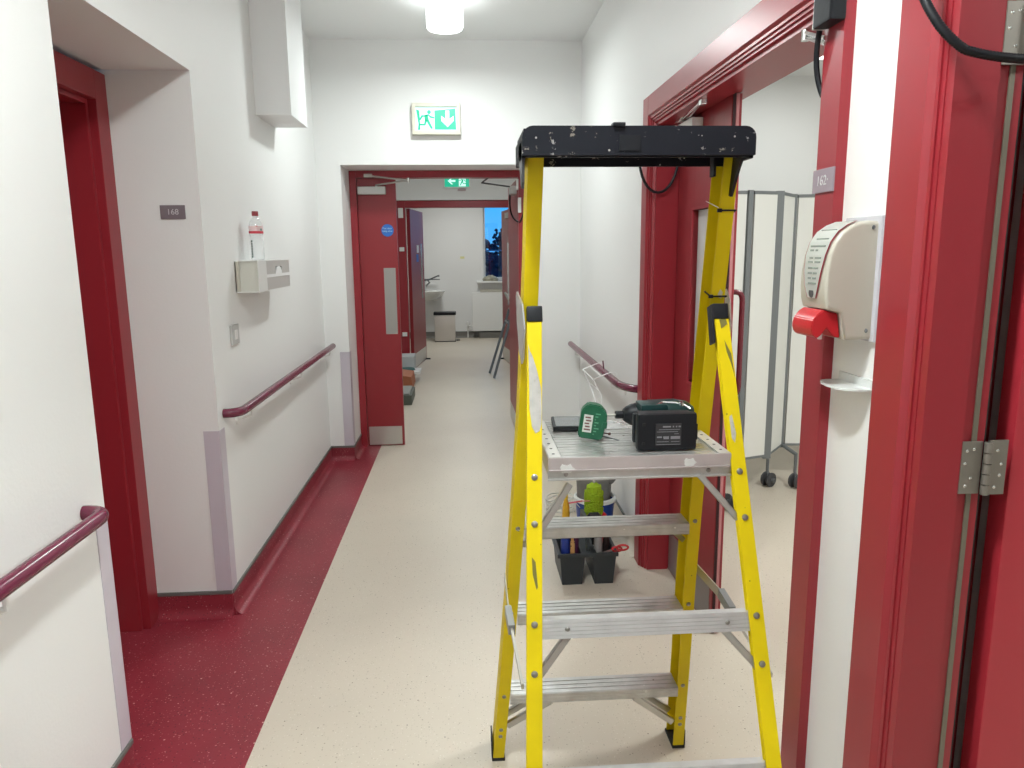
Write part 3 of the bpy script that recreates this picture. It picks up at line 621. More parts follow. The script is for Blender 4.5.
# worn patches and marks on the rails (thin skins of a different colour)
def patch(fn, sd, pts, m, parent, name='worn_patch', out=.0006):
    sl = .3236 if fn is FRp else -.2274; b = B(); vs_ = []
    for dx, z in pts:
        p = V3(fn(sd, z)); vs_.append(b.verts.new((p.x+dx, p.y-out, p.z)))
    b.faces.new(vs_); bmesh.ops.recalc_face_normals(b, faces=b.faces); bmesh.ops.solidify(b, geom=list(b.faces), thickness=.0003); obj(name, b, m, parent)
WORN = mat('bare_grey_fibreglass', (.50, .48, .45), .6, var=-.35, vscale=30, spots=[(60, .62, (.34, .32, .26))])
DIRT = mat('dark_scuff', (.16, .14, .03), .6)
patch(FRp, -1, [(-.014, 1.300), (-.011, 1.285), (-.004, 1.272), (.006, 1.24), (.014, 1.205), (.0155, 1.16), (.015, 1.13), (.011, 1.115), (.002, 1.11), (-.006, 1.125), (-.011, 1.16), (-.012, 1.22)], WORN, rails['f', -1])
patch(FRp, -1, [(-.006, .86), (.002, .85), (.007, .80), (.004, .795), (-.004, .825)], DIRT, rails['f', -1], 'scuff')
patch(FRp, 1, [(-.006, 1.345), (.008, 1.35), (.011, 1.335), (-.004, 1.325)], DIRT, rails['f', 1], 'scuff')
patch(FRp, 1, [(.0, 1.30), (.012, 1.27), (.014, 1.22), (.009, 1.25), (.002, 1.275)], DIRT, rails['f', 1], 'scuff')
patch(FRp, 1, [(-.009, 1.135), (-.003, 1.14), (.002, 1.10), (-.003, 1.08), (-.009, 1.09)], WORN, rails['f', 1])
for zz, dx in ((1.40, .004), (1.32, -.003)):
    patch(REp, 1 if zz == 1.40 else -1, [(-.005+dx, zz), (.0+dx, zz+.012), (.006+dx, zz+.004), (.004+dx, zz-.01), (-.002+dx, zz-.008)], mat('pale_scrape', (.6, .56, .45), .6), rails['r', 1 if zz == 1.40 else -1], 'scrape')
# black caps on top of front rails
for sd in (1, -1):
    p = V3(FRp(sd, 1.375)); d = Vector((0, .3236, 1)).normalized(); n = Vector((0, 1, -.3236)).normalized()
    M = frame_to((1, 0, 0), n, d, p)
    b = B(); bx(b, -.0175, .0175, -.003, .024, -.03, .006, bev=.004, M=M)
    if sd > 0: bx(b, -.021, -.0165, -.002, .030, -.085, .004, bev=.002, M=M)
    obj('rail_cap', b, BLK, LD, smooth=True)
    # pivot plate joining front rail to rear rail, on the outer side
    q = V3(FRp(sd, 1.36)); x_ = q.x+sd*.021
    pts = [(q.y-.004, 1.33), (q.y+.008, 1.262), (q.y+.025, 1.248), (q.y+.045, 1.275), (q.y+.065, 1.34), (q.y+.072, 1.40), (q.y+.066, 1.41), (q.y+.015, 1.385)]
    b = B(); prism(b, pts, 'x', x_-.0018, x_+.0018)
    for v in b.verts: v.co.x += sd*(.002+(v.co.y-q.y)*.16)
    pp = obj('pivot_plate', b, STEEL, LD)
    b = B()
    for (yy, zz) in ((q.y+.02, 1.30), (q.y+.035, 1.345)): lathe(b, [(0, 0), (.007, 0), (.005, .004), (0, .0045)], M=frame_to((0, 1, 0), (0, 0, 1), (sd, 0, 0), (x_+sd*.0018, yy, zz)), seg=12)
    obj('bolt', b, GREYM, pp)
# feet
for sd in (1, -1):
    for fn, D, w in ((FRp, .026, .034), (REp, .078, .036)):
        p = V3(fn(sd, 0.0)); b = B(); yy = p.y
        bx(b, p.x-w/2-.001, p.x+w/2+.002, yy-.004, yy+D+.006, 0.0, .009, bev=.002); bx(b, p.x+sd*w/2-.002, p.x+sd*w/2+.002, yy-.004, yy+D+.004, .01, .06, bev=.001)
        obj('rubber_foot', b, RUB, LD)
# treads: a ribbed aluminium channel
def tread(x0, x1, y0, y1, z, face, nrib, name='tread', lip=None, m=ALU, mf=None):
    b = B(); bx(b, x0, x1, y0, y1, z-.004, z-.0015)
    w = (y1-y0)/nrib
    for k in range(nrib): bx(b, x0, x1, y0+k*w+w*.12, y0+(k+1)*w-w*.12, z-.0016, z, bev=.0006)
    bx(b, x0, x1, y0, y0+.003, z-face, z-.001); bx(b, x0, x1, y1-.003, y1, z-face, z-.001)
    nr = max(2, int(face/.009))
    for k in range(nr): bx(b, x0, x1, y0-.0012, y0, z-face+k*face/nr+.0015, z-face+(k+1)*face/nr-.0015, bev=.0004)
    bx(b, x0, x1, y0, y0+.012, z-face, z-face+.0025)
    return obj(name, b, m, LD)
def fbrace(z, face=.038):
    p = FRp(-1, z); q = FRp(1, z); x0, x1, y0 = p[0]-.014, q[0]+.014, p[1]+.0065; b = B()
    sl = .3236*face
    for k in range(5):
        za, zb = z-face+k*face/5+.0005, z-face+(k+1)*face/5-.0005
        prism(b, [(y0-sl*(z-za)/face, za), (y0-sl*(z-zb)/face, zb), (y0-sl*(z-zb)/face+.003, zb), (y0-sl*(z-za)/face+.003, za)], 'x', x0+.003, x1-.003)
    prism(b, [(y0-sl+.0012, z-face), (y0+.0012, z), (y0+.018, z), (y0+.018, z-.003), (y0+.0035, z-.003), (y0-sl+.0035, z-face+.003), (y0-sl+.016, z-face+.003), (y0-sl+.016, z-face)], 'x', x0, x1)
    t_ = obj('cross_brace', b, mat('ribbed_aluminium', (.66, .655, .65), .38, metal=.65, var=-.12, vscale=20), LD)
    for x_ in (p[0]+.070, q[0]-.062):
        b = B(); lathe(b, [(0, 0), (.0055, 0), (.004, .0028), (0, .0034)], M=FACE_Y((x_, y0-sl*.5-.0005, z-face*.5)), seg=12); obj('rivet', b, RIV, t_)
    return t_
for z in (.732, .440, .15): fbrace(z)
def rrung(z, face=.030, depth=.078):
    p = REp(-1, z); q = REp(1, z); tread(p[0]+.0175, q[0]-.0175, p[1]+.004, p[1]+.004+depth, z, face, 4, 'tread')
for z in (.247, .527, .797): rrung(z)
# platform
ZP = 1.058; p = FRp(-1, ZP); q = FRp(1, ZP); px0, px1, py0, py1 = p[0]+.031, q[0]-.016, 1.532, 1.895
b = B(); n = 11; w = (px1-px0-.07); ny = 16; dy = (py1-py0)/ny
bx(b, px0+.01, px1-.01, py0+.003, py1, ZP-.006, ZP-.0025)
for k in range(ny): bx(b, px0+.03, px1-.035, py0+k*dy+dy*.1, py0+(k+1)*dy-dy*.1, ZP-.0027, ZP, bev=.0007)
pf = obj('platform_deck', b, ALU, LD)
b = B()
bx(b, px0, px1, py0-.001, py0+.004, ZP-.026, ZP+.0005, bev=.001); bx(b, px0, px1, py0-.004, py0+.001, ZP-.029, ZP-.026, bev=.0008); obj('platform_front_edge', b, ALUP, LD)
b = B(); bx(b, px0-.002, px1+.002, py0+.0015, py0+.005, ZP-.047, ZP-.028, bev=.0008); bx(b, px0-.002, px1+.002, py0-.004, py0+.005, ZP-.050, ZP-.0465, bev=.0008); pe = obj('platform_beam', b, ALU, LD)
b = B()
for x_ in (px0+.038, px1-.048): lathe(b, [(0, 0), (.0055, 0), (.004, .0025), (0, .003)], M=FACE_Y((x_, py0+.0015, ZP-.037)), seg=12)
obj('rivet', b, RIV, pe)
for sd, xa, xb in ((-1, px0, px0+.026), (1, px1-.026, px1)):
    b = B(); bx(b, xa, xb, py0, py1, ZP-.001, ZP+.0022, bev=.0006); ps = obj('platform_side_strip', b, mat('bare_aluminium', (.66, .65, .62), .4, metal=.6), LD)
    b = B(); xx = (xa+xb)/2
    for k in range(7): lathe(b, [(0, 0), (.0035, 0), (.0035, .0004), (0, .0004)], (xx, py0+.028+k*.045, ZP+.0022), 10)
    obj('hole', b, BLK, ps)
    b = B(); xo = xa if sd < 0 else xb; bx(b, xo-.0015, xo+.0015, py0, py1, ZP-.04, ZP); obj('platform_side_channel', b, ALU, LD)
# splashes of paint on the platform front
for (xc, zc, s_) in ((.215, ZP-.024, .018), (.487, ZP-.017, .016)):
    b = B(); prism(b, [(xc+s_*math.cos(a*PI/6)*(1+.25*math.sin(a*5)), zc+.55*s_*math.sin(a*PI/6)*(1+.3*math.cos(a*3))) for a in range(12)], 'y', py0-.0016, py0-.0009); obj('paint_splash', b, PAPER, pf)
# diagonal braces
def strap(p0, p1, w, t_=.0025, name='brace', m=STEEL, lip=True):
    p0, p1 = V3(p0), V3(p1); d = (p1-p0); L = d.length; d.normalize(); n = Vector((0, 1, 0)); n = (n-d*n.dot(d)).normalized(); s_ = d.cross(n)
    M = frame_to(d, s_, n, p0); b = B(); bx(b, 0, L, -w/2, w/2, 0, t_, M=M)
    if lip: bx(b, 0, L, -w/2, -w/2+.002, 0, .012, M=M); bx(b, 0, L, w/2-.002, w/2, 0, .012, M=M)
    return obj(name, b, m, LD)
def fy(z, o=.012): return 1.192+.3236*z+o
def ry(z, o=.012): return 1.9768-.2274*z+o
strap((.222, fy(1.0), 1.0), (.152, fy(.905), .905), .014); strap((.51, fy(1.0), 1.012), (.590, fy(.92), .918), .014)
for zt_ in (.692, .391):
    l_ = FRp(-1, zt_-.075)[0]; r_ = FRp(1, zt_-.075)[0]
    strap((l_+.075, fy(zt_), zt_+.004), (l_+.004, fy(zt_-.08), zt_-.08), .015); strap((r_-.075, fy(zt_), zt_+.004), (r_-.004, fy(zt_-.075), zt_-.075), .015)
for o_, dz in ((.012, 0), (.055, .01)):
    strap((.225, ry(.22, o_), .205+dz), (.100, ry(.115, o_), .115+dz), .018); strap((.475, ry(.22, o_), .205+dz), (.600, ry(.1, o_), .098+dz), .018)
strap((.545, ry(.75, .045), .757), (.583, ry(.71, .045), .722), .014); strap((.18, ry(.75, .045), .757), (.142, ry(.71, .045), .722), .014)
# folding stays between front and rear rails
def stay(sd):
    r_ = V3(REp(sd, .66)); f_ = V3(FRp(sd, .615)); ox = sd*.024
    A = Vector((r_.x+ox, r_.y+.03, .640)); C_ = Vector((f_.x+ox, f_.y+.013, .60)); Mi = Vector(((A.x+C_.x)/2+sd*.012, 1.70, .628)) if sd > 0 else Vector(((A.x+C_.x)/2-.006, 1.66, .625))
    def flat(p0, p1, h, t_):
        d = (p1-p0); L = d.length; d.normalize(); up = Vector((0, 0, 1)); up = (up-d*up.dot(d)).normalized(); s_ = up.cross(d)
        M = frame_to(d, s_, up, p0); b = B(); bx(b, 0, L, -t_/2, t_/2, -h/2, h/2, bev=.0006, M=M); return b
    obj('stay_bar', flat(A, Mi, .026, .003), mat('worn_stay', (.45, .42, .33), .4, metal=.6), LD); obj('stay_bar', flat(Mi, C_, .012, .006), STEEL, LD)
    d = (C_-Mi).normalized(); obj('stay_hinge', flat(Mi-d*.03, Mi+d*.055, .026, .016), mat('grey_hinge', (.28, .29, .29), .4, metal=.6), LD)
for sd in (1, -1): stay(sd)
# top tray
b = B(); tz0, tz1, ty0, ty1 = 1.688, 1.744, 1.505, 1.70; R_ = .022; tx0, tx1 = .120, .592
def rrect(x0, x1, z0, z1, r, rb=.006, n=5):
    P = [(x0, z0), (x1, z0)]
    P += [(x1-r+r*math.cos(a), z1-r+r*math.sin(a)) for a in [i*PI/2/n for i in range(n+1)]]
    P += [(x0+r-r*math.sin(a), z1-r+r*math.cos(a)) for a in [i*PI/2/n for i in range(n+1)]]
    return P
prism(b, rrect(tx0, tx1, tz0, tz1, R_), 'y', ty0, ty0+.012); prism(b, rrect(tx0, tx1, tz0-.004, tz1, R_), 'y', ty1-.03, ty1-.02)
bx(b, tx0+.004, tx1-.004, ty0+.010, ty1-.010, tz1-.016, tz1-.004)
bx(b, tx0, tx0+.008, ty0+.012, ty1-.012, tz0-.005, tz1-R_*.8); bx(b, tx1-.008, tx1, ty0+.012, ty1-.012, tz0-.005, tz1-R_*.8)
bx(b, tx0+.004, tx1-.004, ty0+.012, ty0+.018, tz0-.003, tz1-.01)
tray = obj('top_tray', b, TRAYM, LD)
b = B(); bx(b, .300, .325, ty0-.006, ty0+.02, tz1-.002, tz1+.006, bev=.003); bx(b, .335-.022, .335+.022, ty0-.002, ty0, tz0+.008, tz1-.018, bev=.001); obj('tool_slot', b, BLK, tray)
for sd in (-1, 1):   # side brackets hugging the rear rails
    x_ = tx0+.003 if sd < 0 else tx1-.010
    b = B(); prism(b, [(ty0+.012, tz0+.03), (ty0+.02, tz0-.05), (ty0+.03, tz0-.062), (ty0+.05, tz0-.05), (ty0+.09, tz0), (ty0+.1, tz0+.03)] if sd < 0 else [(ty0+.012, tz0+.03), (ty0+.06, tz0-.02), (ty0+.10, tz0-.075), (ty0+.115, tz0-.07), (ty0+.12, tz0+.03)], 'x', x_-.003, x_+.003); obj('side_bracket', b, mat('grey_black_bracket', (.05, .052, .058), .35) if sd < 0 else BLK, tray)
b = B(); bx(b, .530, .536, 1.575, 1.60, tz0-.035, tz0+.01, bev=.001); obj('tray_clip', b, BLK, tray)
# cable ties
for z, tl in ((1.585, 0), (1.395, 1)):
    p = V3(REp(1, z)); hw = .0185
    b = B(); tube(b, [p+Vector((-hw-(.014 if tl else 0), -.002, .012*tl)), p+Vector((-hw, -.003, 0)), p+Vector((hw, -.003, 0)), p+Vector((hw+.001, .06, -.014))], .0022, 6); bx(b, p.x-hw-.004, p.x-hw+.006, p.y-.006, p.y, z-.004, z+.004, bev=.001); obj('cable_tie', b, BLK, LD)
b = B(); p = V3(REp(1, 1.585)); tube(b, [p+Vector((-.038, .03, .022)), p+Vector((-.02, -.002, .006))], .001, 6); obj('string_end', b, WHITE, LD)

# ================================================================ THINGS ON THE PLATFORM
zs = ZP+.0022
# tablet
t = thing('tablet', 'small black tablet lying on the ladder platform left of the green case', 'tablet', (.26, 1.84, zs))
MT = Matrix.Translation((.213, 1.765, zs)) @ Matrix.Rotation(math.radians(-4), 4, 'Z')
b = B(); bx(b, 0, .128, 0, .118, 0, .012, bev=.003, M=MT); obj('body', b, BLK, t)
b = B(); bx(b, .007, .121, .007, .111, .012, .0124, M=MT); obj('screen', b, mat('glossy_screen', (.10, .11, .12), .08, spec=.8), t)
# green case
t = thing('green_tool_case', 'small dark green plastic case with a white label on the ladder platform', 'tool case', (.30, 1.72, zs))
MG = Matrix.Translation((.259, 1.668, zs+.0082)) @ Matrix.Rotation(math.radians(-8), 4, 'Z') @ Matrix.Rotation(math.radians(8), 4, 'Y')
GP = mat('green_plastic', (.006, .095, .045), .35, bump=.15, bscale=120)
b = B(); prism(b, [(0, .004), (.006, 0), (.052, 0), (.058, .006), (.062, .055), (.060, .066), (.045, .080), (.036, .083), (.014, .083), (.006, .074), (0, .066)], 'y', 0, .034, M=MG); bmesh.ops.bevel(b, geom=list(b.edges), offset=.0025, segments=2, affect='EDGES'); obj('body', b, GP, t, smooth=True, sa=30)
b = B(); bx(b, .008, .029, -.0012, .0002, .016, .058, M=MG); lb = obj('label', b, mat('label_white', (.6, .62, .58), .5), t)
b = B()
for k in range(5): bx(b, .011+.002*(k % 2), .026-.002*(k % 3), -.0018, -.0012, .021+k*.0072, .0245+k*.0072, M=MG)
obj('label_print', b, mat('label_dark_red_print', (.16, .06, .06), .5), lb)
b = B()
for k in range(8): bx(b, .034, .036+.012*((k*37) % 5)/5, -.0010, .0006, .012+k*.007, .0145+k*.007, M=MG)
obj('embossed_lettering', b, mat('pale_green_emboss', (.10, .30, .18), .5), t)
b = B(); bx(b, .052, .064, -.002, .012, .030, .046, bev=.003, M=MG); obj('clip', b, GP, t)
# impact driver lying on its side with the battery towards the camera
t = thing('cordless_driver', 'black and teal cordless impact driver with a big black battery on the ladder platform', 'power tool', (.46, 1.65, zs))
BX0, BX1, BY0, BY1 = .377, .511, 1.562, 1.66; BZ = zs
b = B(); bx(b, BX0, BX1, BY0, BY0+.028, BZ, BZ+.084, bev=.008); bx(b, BX0+.010, BX1-.004, BY0+.026, BY0+.062, BZ+.003, BZ+.080, bev=.006); bt_ = obj('battery', b, BLK, t, smooth=True, sa=35)
b = B(); bx(b, BX0+.010, BX0+.017, BY0-.0008, BY0+.0008, BZ+.057, BZ+.064, bev=.0006); bx(b, BX0+.010, BX0+.017, BY0-.0008, BY0+.0008, BZ+.014, BZ+.020, bev=.0006); bx(b, BX1-.0005, BX1+.003, BY0+.006, BY0+.02, BZ+.022, BZ+.058, bev=.001); obj('latch', b, mat('deep_black', (.003, .003, .004), .3), bt_)
b = B(); bx(b, BX0+.040, BX0+.098, BY0-.0009, BY0+.0003, BZ+.013, BZ+.062, bev=.0003); lb = obj('label', b, mat('charcoal_label', (.026, .026, .030), .45), bt_)
b = B()
for zz, sg in ((.055, [(.056, .074), (.078, .081), (.085, .088), (.091, .096)]), (.0485, [(.047, .094)]), (.0435, [(.043, .090)]), (.0385, [(.082, .092)]), (.0315, [(.043, .054), (.057, .070), (.074, .095)]), (.0285, [(.058, .070), (.074, .095)]), (.021, [(.043, .070), (.075, .094)]), (.0145, [(.042, .096)])):
    for a0, a1 in sg:
        h_ = .0016 if zz in (.0315, .0285, .055) else .0005
        bx(b, BX0+a0, BX0+a1, BY0-.0014, BY0-.0009, BZ+zz-h_, BZ+zz+h_)
obj('label_print', b, mat('grey_print', (.24, .24, .26), .5), lb)
TEAL = mat('teal_plastic', (.007, .036, .036), .35)
b = B(); bx(b, BX0+.004, BX1-.018, BY0+.058, BY0+.078, BZ+.004, BZ+.072, bev=.006); tube(b, [(.452, BY0+.07, BZ+.04), (.450, 1.66, BZ+.045), (.452, 1.71, BZ+.048)], [.021, .019, .022], 16); obj('handle', b, BLK, t, smooth=True)
# motor body lies across, just behind the battery, pointing left
yb = 1.715; zb = BZ+.050
b = B(); tube(b, [(.405, yb, zb), (.412, yb, zb), (.44, yb, zb+.002), (.50, yb, zb+.002), (.53, yb, zb), (.545, yb, zb-.002)], [.024, .029, .033, .034, .030, .020], 22); obj('motor_housing', b, TEAL, t, smooth=True)
b = B(); tube(b, [(.377, yb, zb), (.384, yb, zb), (.396, yb, zb), (.410, yb, zb)], [.014, .020, .026, .028], 20); obj('nose_cone', b, BLK, t, smooth=True)
b = B(); tube(b, [(.407, yb, zb), (.420, yb, zb)], [.0285, .0315], 22); obj('collar', b, mat('grey_collar', (.12, .14, .16), .3, metal=.5), t, smooth=True)
b = B(); tube(b, [(.358, yb, zb), (.382, yb, zb)], .0095, 14); obj('chuck', b, BLK, t, smooth=True)
b = B(); tube(b, [(.330, yb, zb), (.360, yb, zb)], .0035, 6); obj('drill_bit', b, STEEL, t)
b = B(); tube(b, [(.440, 1.655, BZ+.083), (.46, 1.67, BZ+.088), (.49, 1.665, BZ+.087), (.510, 1.66, BZ+.083), (.522, 1.655, BZ+.074)], .0028, 8); bx(b, .496, .504, 1.645, 1.66, BZ+.083, BZ+.092, bev=.002); obj('belt_hook', b, CHROME, t, smooth=True)
b = B(); bx(b, .405, .470, 1.65, 1.715, BZ+.066, BZ+.0865, bev=.009); obj('side_grip', b, TEAL, t, smooth=True)
# clear plastic packet and nails
b = B(); rnd = random.Random(4); g = 9
vv = [[b.verts.new((.335+i*.009, 1.77+j*.010, zs+.002+(.012*abs(math.sin(i*1.7+j*1.1))*math.sin(PI*i/(g-1))*math.sin(PI*j/(g-1))))) for i in range(g)] for j in range(g)]
for j in range(g-1):
    for i in range(g-1): b.faces.new((vv[j][i], vv[j][i+1], vv[j+1][i+1], vv[j+1][i]))
bmesh.ops.solidify(b, geom=list(b.faces), thickness=.0006)
obj('plastic_bag', b, mat('clear_film', (.75, .76, .76), .15, alpha=.45, spec=.8), None, 'crumpled clear plastic bag between the green case and the driver', 'plastic bag', smooth=True)
b = B(); tube(b, [(.318, 1.70, zs+.003), (.352, 1.655, zs+.003)], .0016, 8); lathe(b, [(0, 0), (.004, 0), (.004, .001), (0, .001)], (.352, 1.654, zs+.0025), 10); obj('screw', b, GREYM, None, 'loose dark screw lying on the platform beside the green case', 'screw')
b = B(); tube(b, [(.32, 1.735, zs+.003), (.345, 1.715, zs+.003)], .0016, 8); tube(b, [(.343, 1.7165, zs+.003), (.346, 1.714, zs+.003)], .0035, 8); obj('screw', b, mat('brown_screw', (.15, .05, .04), .4), None, 'short brownish screw on the platform, behind the dark screw', 'screw')

# ================================================================ BEHIND THE LADDER
# tool caddy
t = thing('tool_caddy', 'black plastic carry caddy full of bottles and tools on the floor behind the ladder', 'caddy', (.53, 3.25, 0))
CD = mat('charcoal_caddy_plastic', (.022, .028, .033), .45)
def taper(b, x0, x1, y0, y1, z0, z1, f, th=.005):
    # open-topped tapering bin
    def ring(z, s): return [(x0-s, y0-s), (x1+s, y0-s), (x1+s, y1+s), (x0-s, y1+s)], z
    o0, o1 = ring(z0, 0), ring(z1, f)
    V = lambda R_, ins: [b.verts.new((x_+(ins if i in (0, 3) else -ins), y_+(ins if i in (0, 1) else -ins), R_[1])) for i, (x_, y_) in enumerate(R_[0])]
    A, C_ = V(o0, 0), V(o1, 0); I1, I0 = V(o1, th), V((o0[0], z0+th), th)
    fs = [b.faces.new(A[::-1])]
    for P_, Q_ in ((A, C_), (C_, I1), (I1, I0)):
        fs += [b.faces.new((P_[i], P_[(i+1) % 4], Q_[(i+1) % 4], Q_[i])) for i in range(4)]
    fs.append(b.faces.new(I0)); bmesh.ops.recalc_face_normals(b, faces=fs)
b = B(); taper(b, .418, .510, 3.12, 3.38, 0.001, .152, .012); taper(b, .568, .652, 3.12, 3.38, 0.001, .152, .012)
bx(b, .505, .575, 3.11, 3.39, .134, .152, bev=.003)
bx(b, .396, .672, 3.100, 3.112, .138, .156, bev=.003); bx(b, .396, .672, 3.388, 3.40, .138, .156, bev=.003); bx(b, .394, .404, 3.10, 3.40, .138, .156, bev=.003); bx(b, .662, .672, 3.10, 3.40, .138, .156, bev=.003)
prism(b, [(3.14, .15), (3.17, .15), (3.19, .26), (3.31, .26), (3.33, .15), (3.36, .15), (3.33, .285), (3.17, .285)], 'x', .532, .548)
obj('body', b, CD, t)
def bottle(name, lab, x_, y_, r, h, col, cap, z0=.008, capn=None, cat='bottle'):
    t = thing(name, lab, cat, (x_, y_, z0)); b = B()
    lathe(b, [(0, 0), (r*.9, 0), (r, .006), (r, h*.7), (r*.85, h*.8), (r*.4, h*.88), (r*.4, h*.93), (0, h*.93)], (x_, y_, z0), 20); obj('body', b, mat(name+'_%d' % int(x_*1e3), col, .4), t, smooth=True)
    b = B(); lathe(b, [(r*.42, h*.88), (r*.5, h*.88), (r*.45, h), (0, h)], (x_, y_, z0), 16); obj('cap', b, mat('cap_%d' % int(x_*1e3), cap, .4), t, smooth=True)
bottle('spray_bottle', 'blue bottle standing in the left pocket of the black caddy', .437, 3.155, .022, .27, (.01, .03, .22), (.02, .03, .12))
bottle('glue_bottle', 'yellow-topped bottle rising highest at the left of the black caddy', .455, 3.27, .018, .40, (.65, .36, .02), (.75, .52, .02))
bottle('paint_can', 'purple can in the left pocket of the black caddy', .497-.010, 3.20, .018, .26, (.10, .02, .07), (.05, .01, .03), cat='can')
bottle('aerosol_can', 'dark can with pale label in the right pocket of the black caddy', .590, 3.165, .020, .26, (.28, .27, .27), (.02, .02, .02), cat='can')
bottle('small_bottle', 'dark bottle at the right end of the black caddy', .635, 3.22, .017, .24, (.03, .02, .02), (.02, .02, .02))
b = B(); bx(b, .456, .476, 3.128, 3.140, .01, .205, bev=.004); bx(b, .460, .472, 3.127, 3.141, .205, .225, bev=.004); obj('scraper_handle', b, mat('tan_wood', (.50, .27, .10), .5, spots=[(70, .25, (.06, .03, .02), .3)]), None, 'tan speckled tool handle in front of the blue bottle in the caddy', 'tool')
# microfibre duster
t = thing('duster', 'lime green microfibre duster standing upright in the black caddy', 'duster', (.575, 3.30, .02))
b = B(); rnd = random.Random(9)
tube(b, [(.592, 3.30, .01), (.592, 3.30, .28)], .008, 10); tube(b, [(.592, 3.30, .40), (.592, 3.30, .46)], .006, 10); obj('handle', b, GREYL, t)
b = B(); lathe(b, [(0, .26), (.034, .265), (.040, .29), (.040, .37), (.032, .41), (.012, .425), (0, .425)], (.592, 3.30, 0), 20)
for k in range(420):
    a = rnd.random()*2*PI; z_ = .27+rnd.random()*.14; r_ = .039 if z_ < .385 else .029
    lathe(b, [(.0045, -.004), (.0055, .004), (0, .008)], (0, 0, 0), 5, M=frame_to((-math.sin(a), math.cos(a), 0), (0, 0, 1), (math.cos(a), math.sin(a), 0), (.592+r_*math.cos(a), 3.30+r_*math.sin(a), z_)))
obj('microfibre_head', b, mat('lime_microfibre', (.28, .42, .01), .9), t)
b = B(); tube(b, [(.545, 3.20, .285), (.56, 3.19, .30), (.59, 3.19, .30), (.605, 3.2, .29)], [.012, .018, .018, .01], 12); tube(b, [(.575, 3.2, .29), (.575, 3.2, .16)], .009, 10); obj('hammer', b, BLK, None, 'black tool head poking up in front of the green duster', 'tool', smooth=True)
b = B(); tube(b, [(.612, 3.215, .16), (.622, 3.21, .29), (.628, 3.21, .30), (.634, 3.21, .295)], [.009, .011, .014, .006], 12); obj('screwdriver', b, DREDP, None, 'red tool handle poking up right of the green duster', 'tool', smooth=True)
b = B(); tube(b, [(.465, 3.25, .345), (.53, 3.26, .35)], .004, 8); tube(b, [(.53, 3.26, .35), (.565, 3.25, .352)], .0025, 8); obj('marker_pen', b, mat('pink_pen', (.55, .10, .12), .4), None, 'thin pink-red pen lying across the top of the caddy tools', 'pen', smooth=True)
# scissors with red handle leaning over the rim
t = thing('scissors', 'red-handled scissors hooked over the right rim of the black caddy', 'scissors', (.66, 3.12, .15))
b = B(); ring = [Vector((.690+.026*math.cos(a)+.0*a, 3.105, .178+.012*math.sin(a))) for a in [i*2*PI/18 for i in range(18)]]; tube(b, ring, .005, 8, closed=True)
ring = [Vector((.668+.022*math.cos(a), 3.12, .165+.011*math.sin(a))) for a in [i*2*PI/18 for i in range(18)]]; tube(b, ring, .005, 8, closed=True); obj('handles', b, DREDP, t, smooth=True)
b = B(); tube(b, [(.648, 3.12, .162), (.60, 3.15, .135)], [.006, .003], 8); obj('blades', b, STEEL, t)
# buckets
t = thing('paint_bucket', 'blue bucket with a white rim on the floor behind the caddy', 'bucket', (.68, 3.74, 0))
b = B(); lathe(b, [(0, .002), (.088, 0), (.105, .195), (.101, .195), (.085, .006), (0, .006)], (.676, 3.74, 0), 30); obj('bucket_body', b, mat('blue_bucket', (.01, .05, .30), .35), t, smooth=True)
b = B(); lathe(b, [(.104, .188), (.113, .19), (.113, .208), (.106, .214), (.100, .212), (.100, .19)], (.676, 3.74, 0), 30); obj('rim', b, WHITEP, t, smooth=True)
b = B(); tube(b, [(.676+.112*math.cos(a), 3.74-.112*math.sin(a)*.7, .20-.06*math.sin(a)) for a in [i*PI/14 for i in range(15)]], .0025, 8); obj('wire_handle', b, STEEL, t, smooth=True)
t = thing('mixing_tub', 'round grey tub standing in the blue bucket behind the green duster', 'tub', (.676, 3.74, .1))
b = B(); lathe(b, [(0, .02), (.080, .02), (.094, .30), (.099, .31), (.099, .325), (.094, .325), (.09, .312), (.076, .03), (0, .03)], (.670, 3.74, 0), 28); obj('tub_body', b, mat('grey_tub', (.23, .23, .22), .5, var=-.3, vscale=12), t, smooth=True)
b = B(); lathe(b, [(.02, .0), (.035, .02), (.035, .055), (.02, .07), (0, .07)], (.745, 3.70, .29), 14); lathe(b, [(0, .09), (.022, .088), (.02, .075), (0, .07)], (.745, 3.70, .28), 14); obj('knob', b, MATS['grey_tub'], t, smooth=True)
# coil of pale cable
b = B(); pth = []
for k in range(90):
    a = k*2*PI/18; rr_ = .085+.01*math.sin(k*.7); pth.append((.53+rr_*math.cos(a), 4.05+rr_*math.sin(a)*1.2, .008+.0022*k/2+.004*math.sin(k*1.3)))
tube(b, pth, .004, 6); obj('cable_coil', b, mat('pale_cable', (.62, .60, .55), .5), None, 'loose coil of pale cable on the floor beyond the caddy', 'cable', smooth=True)

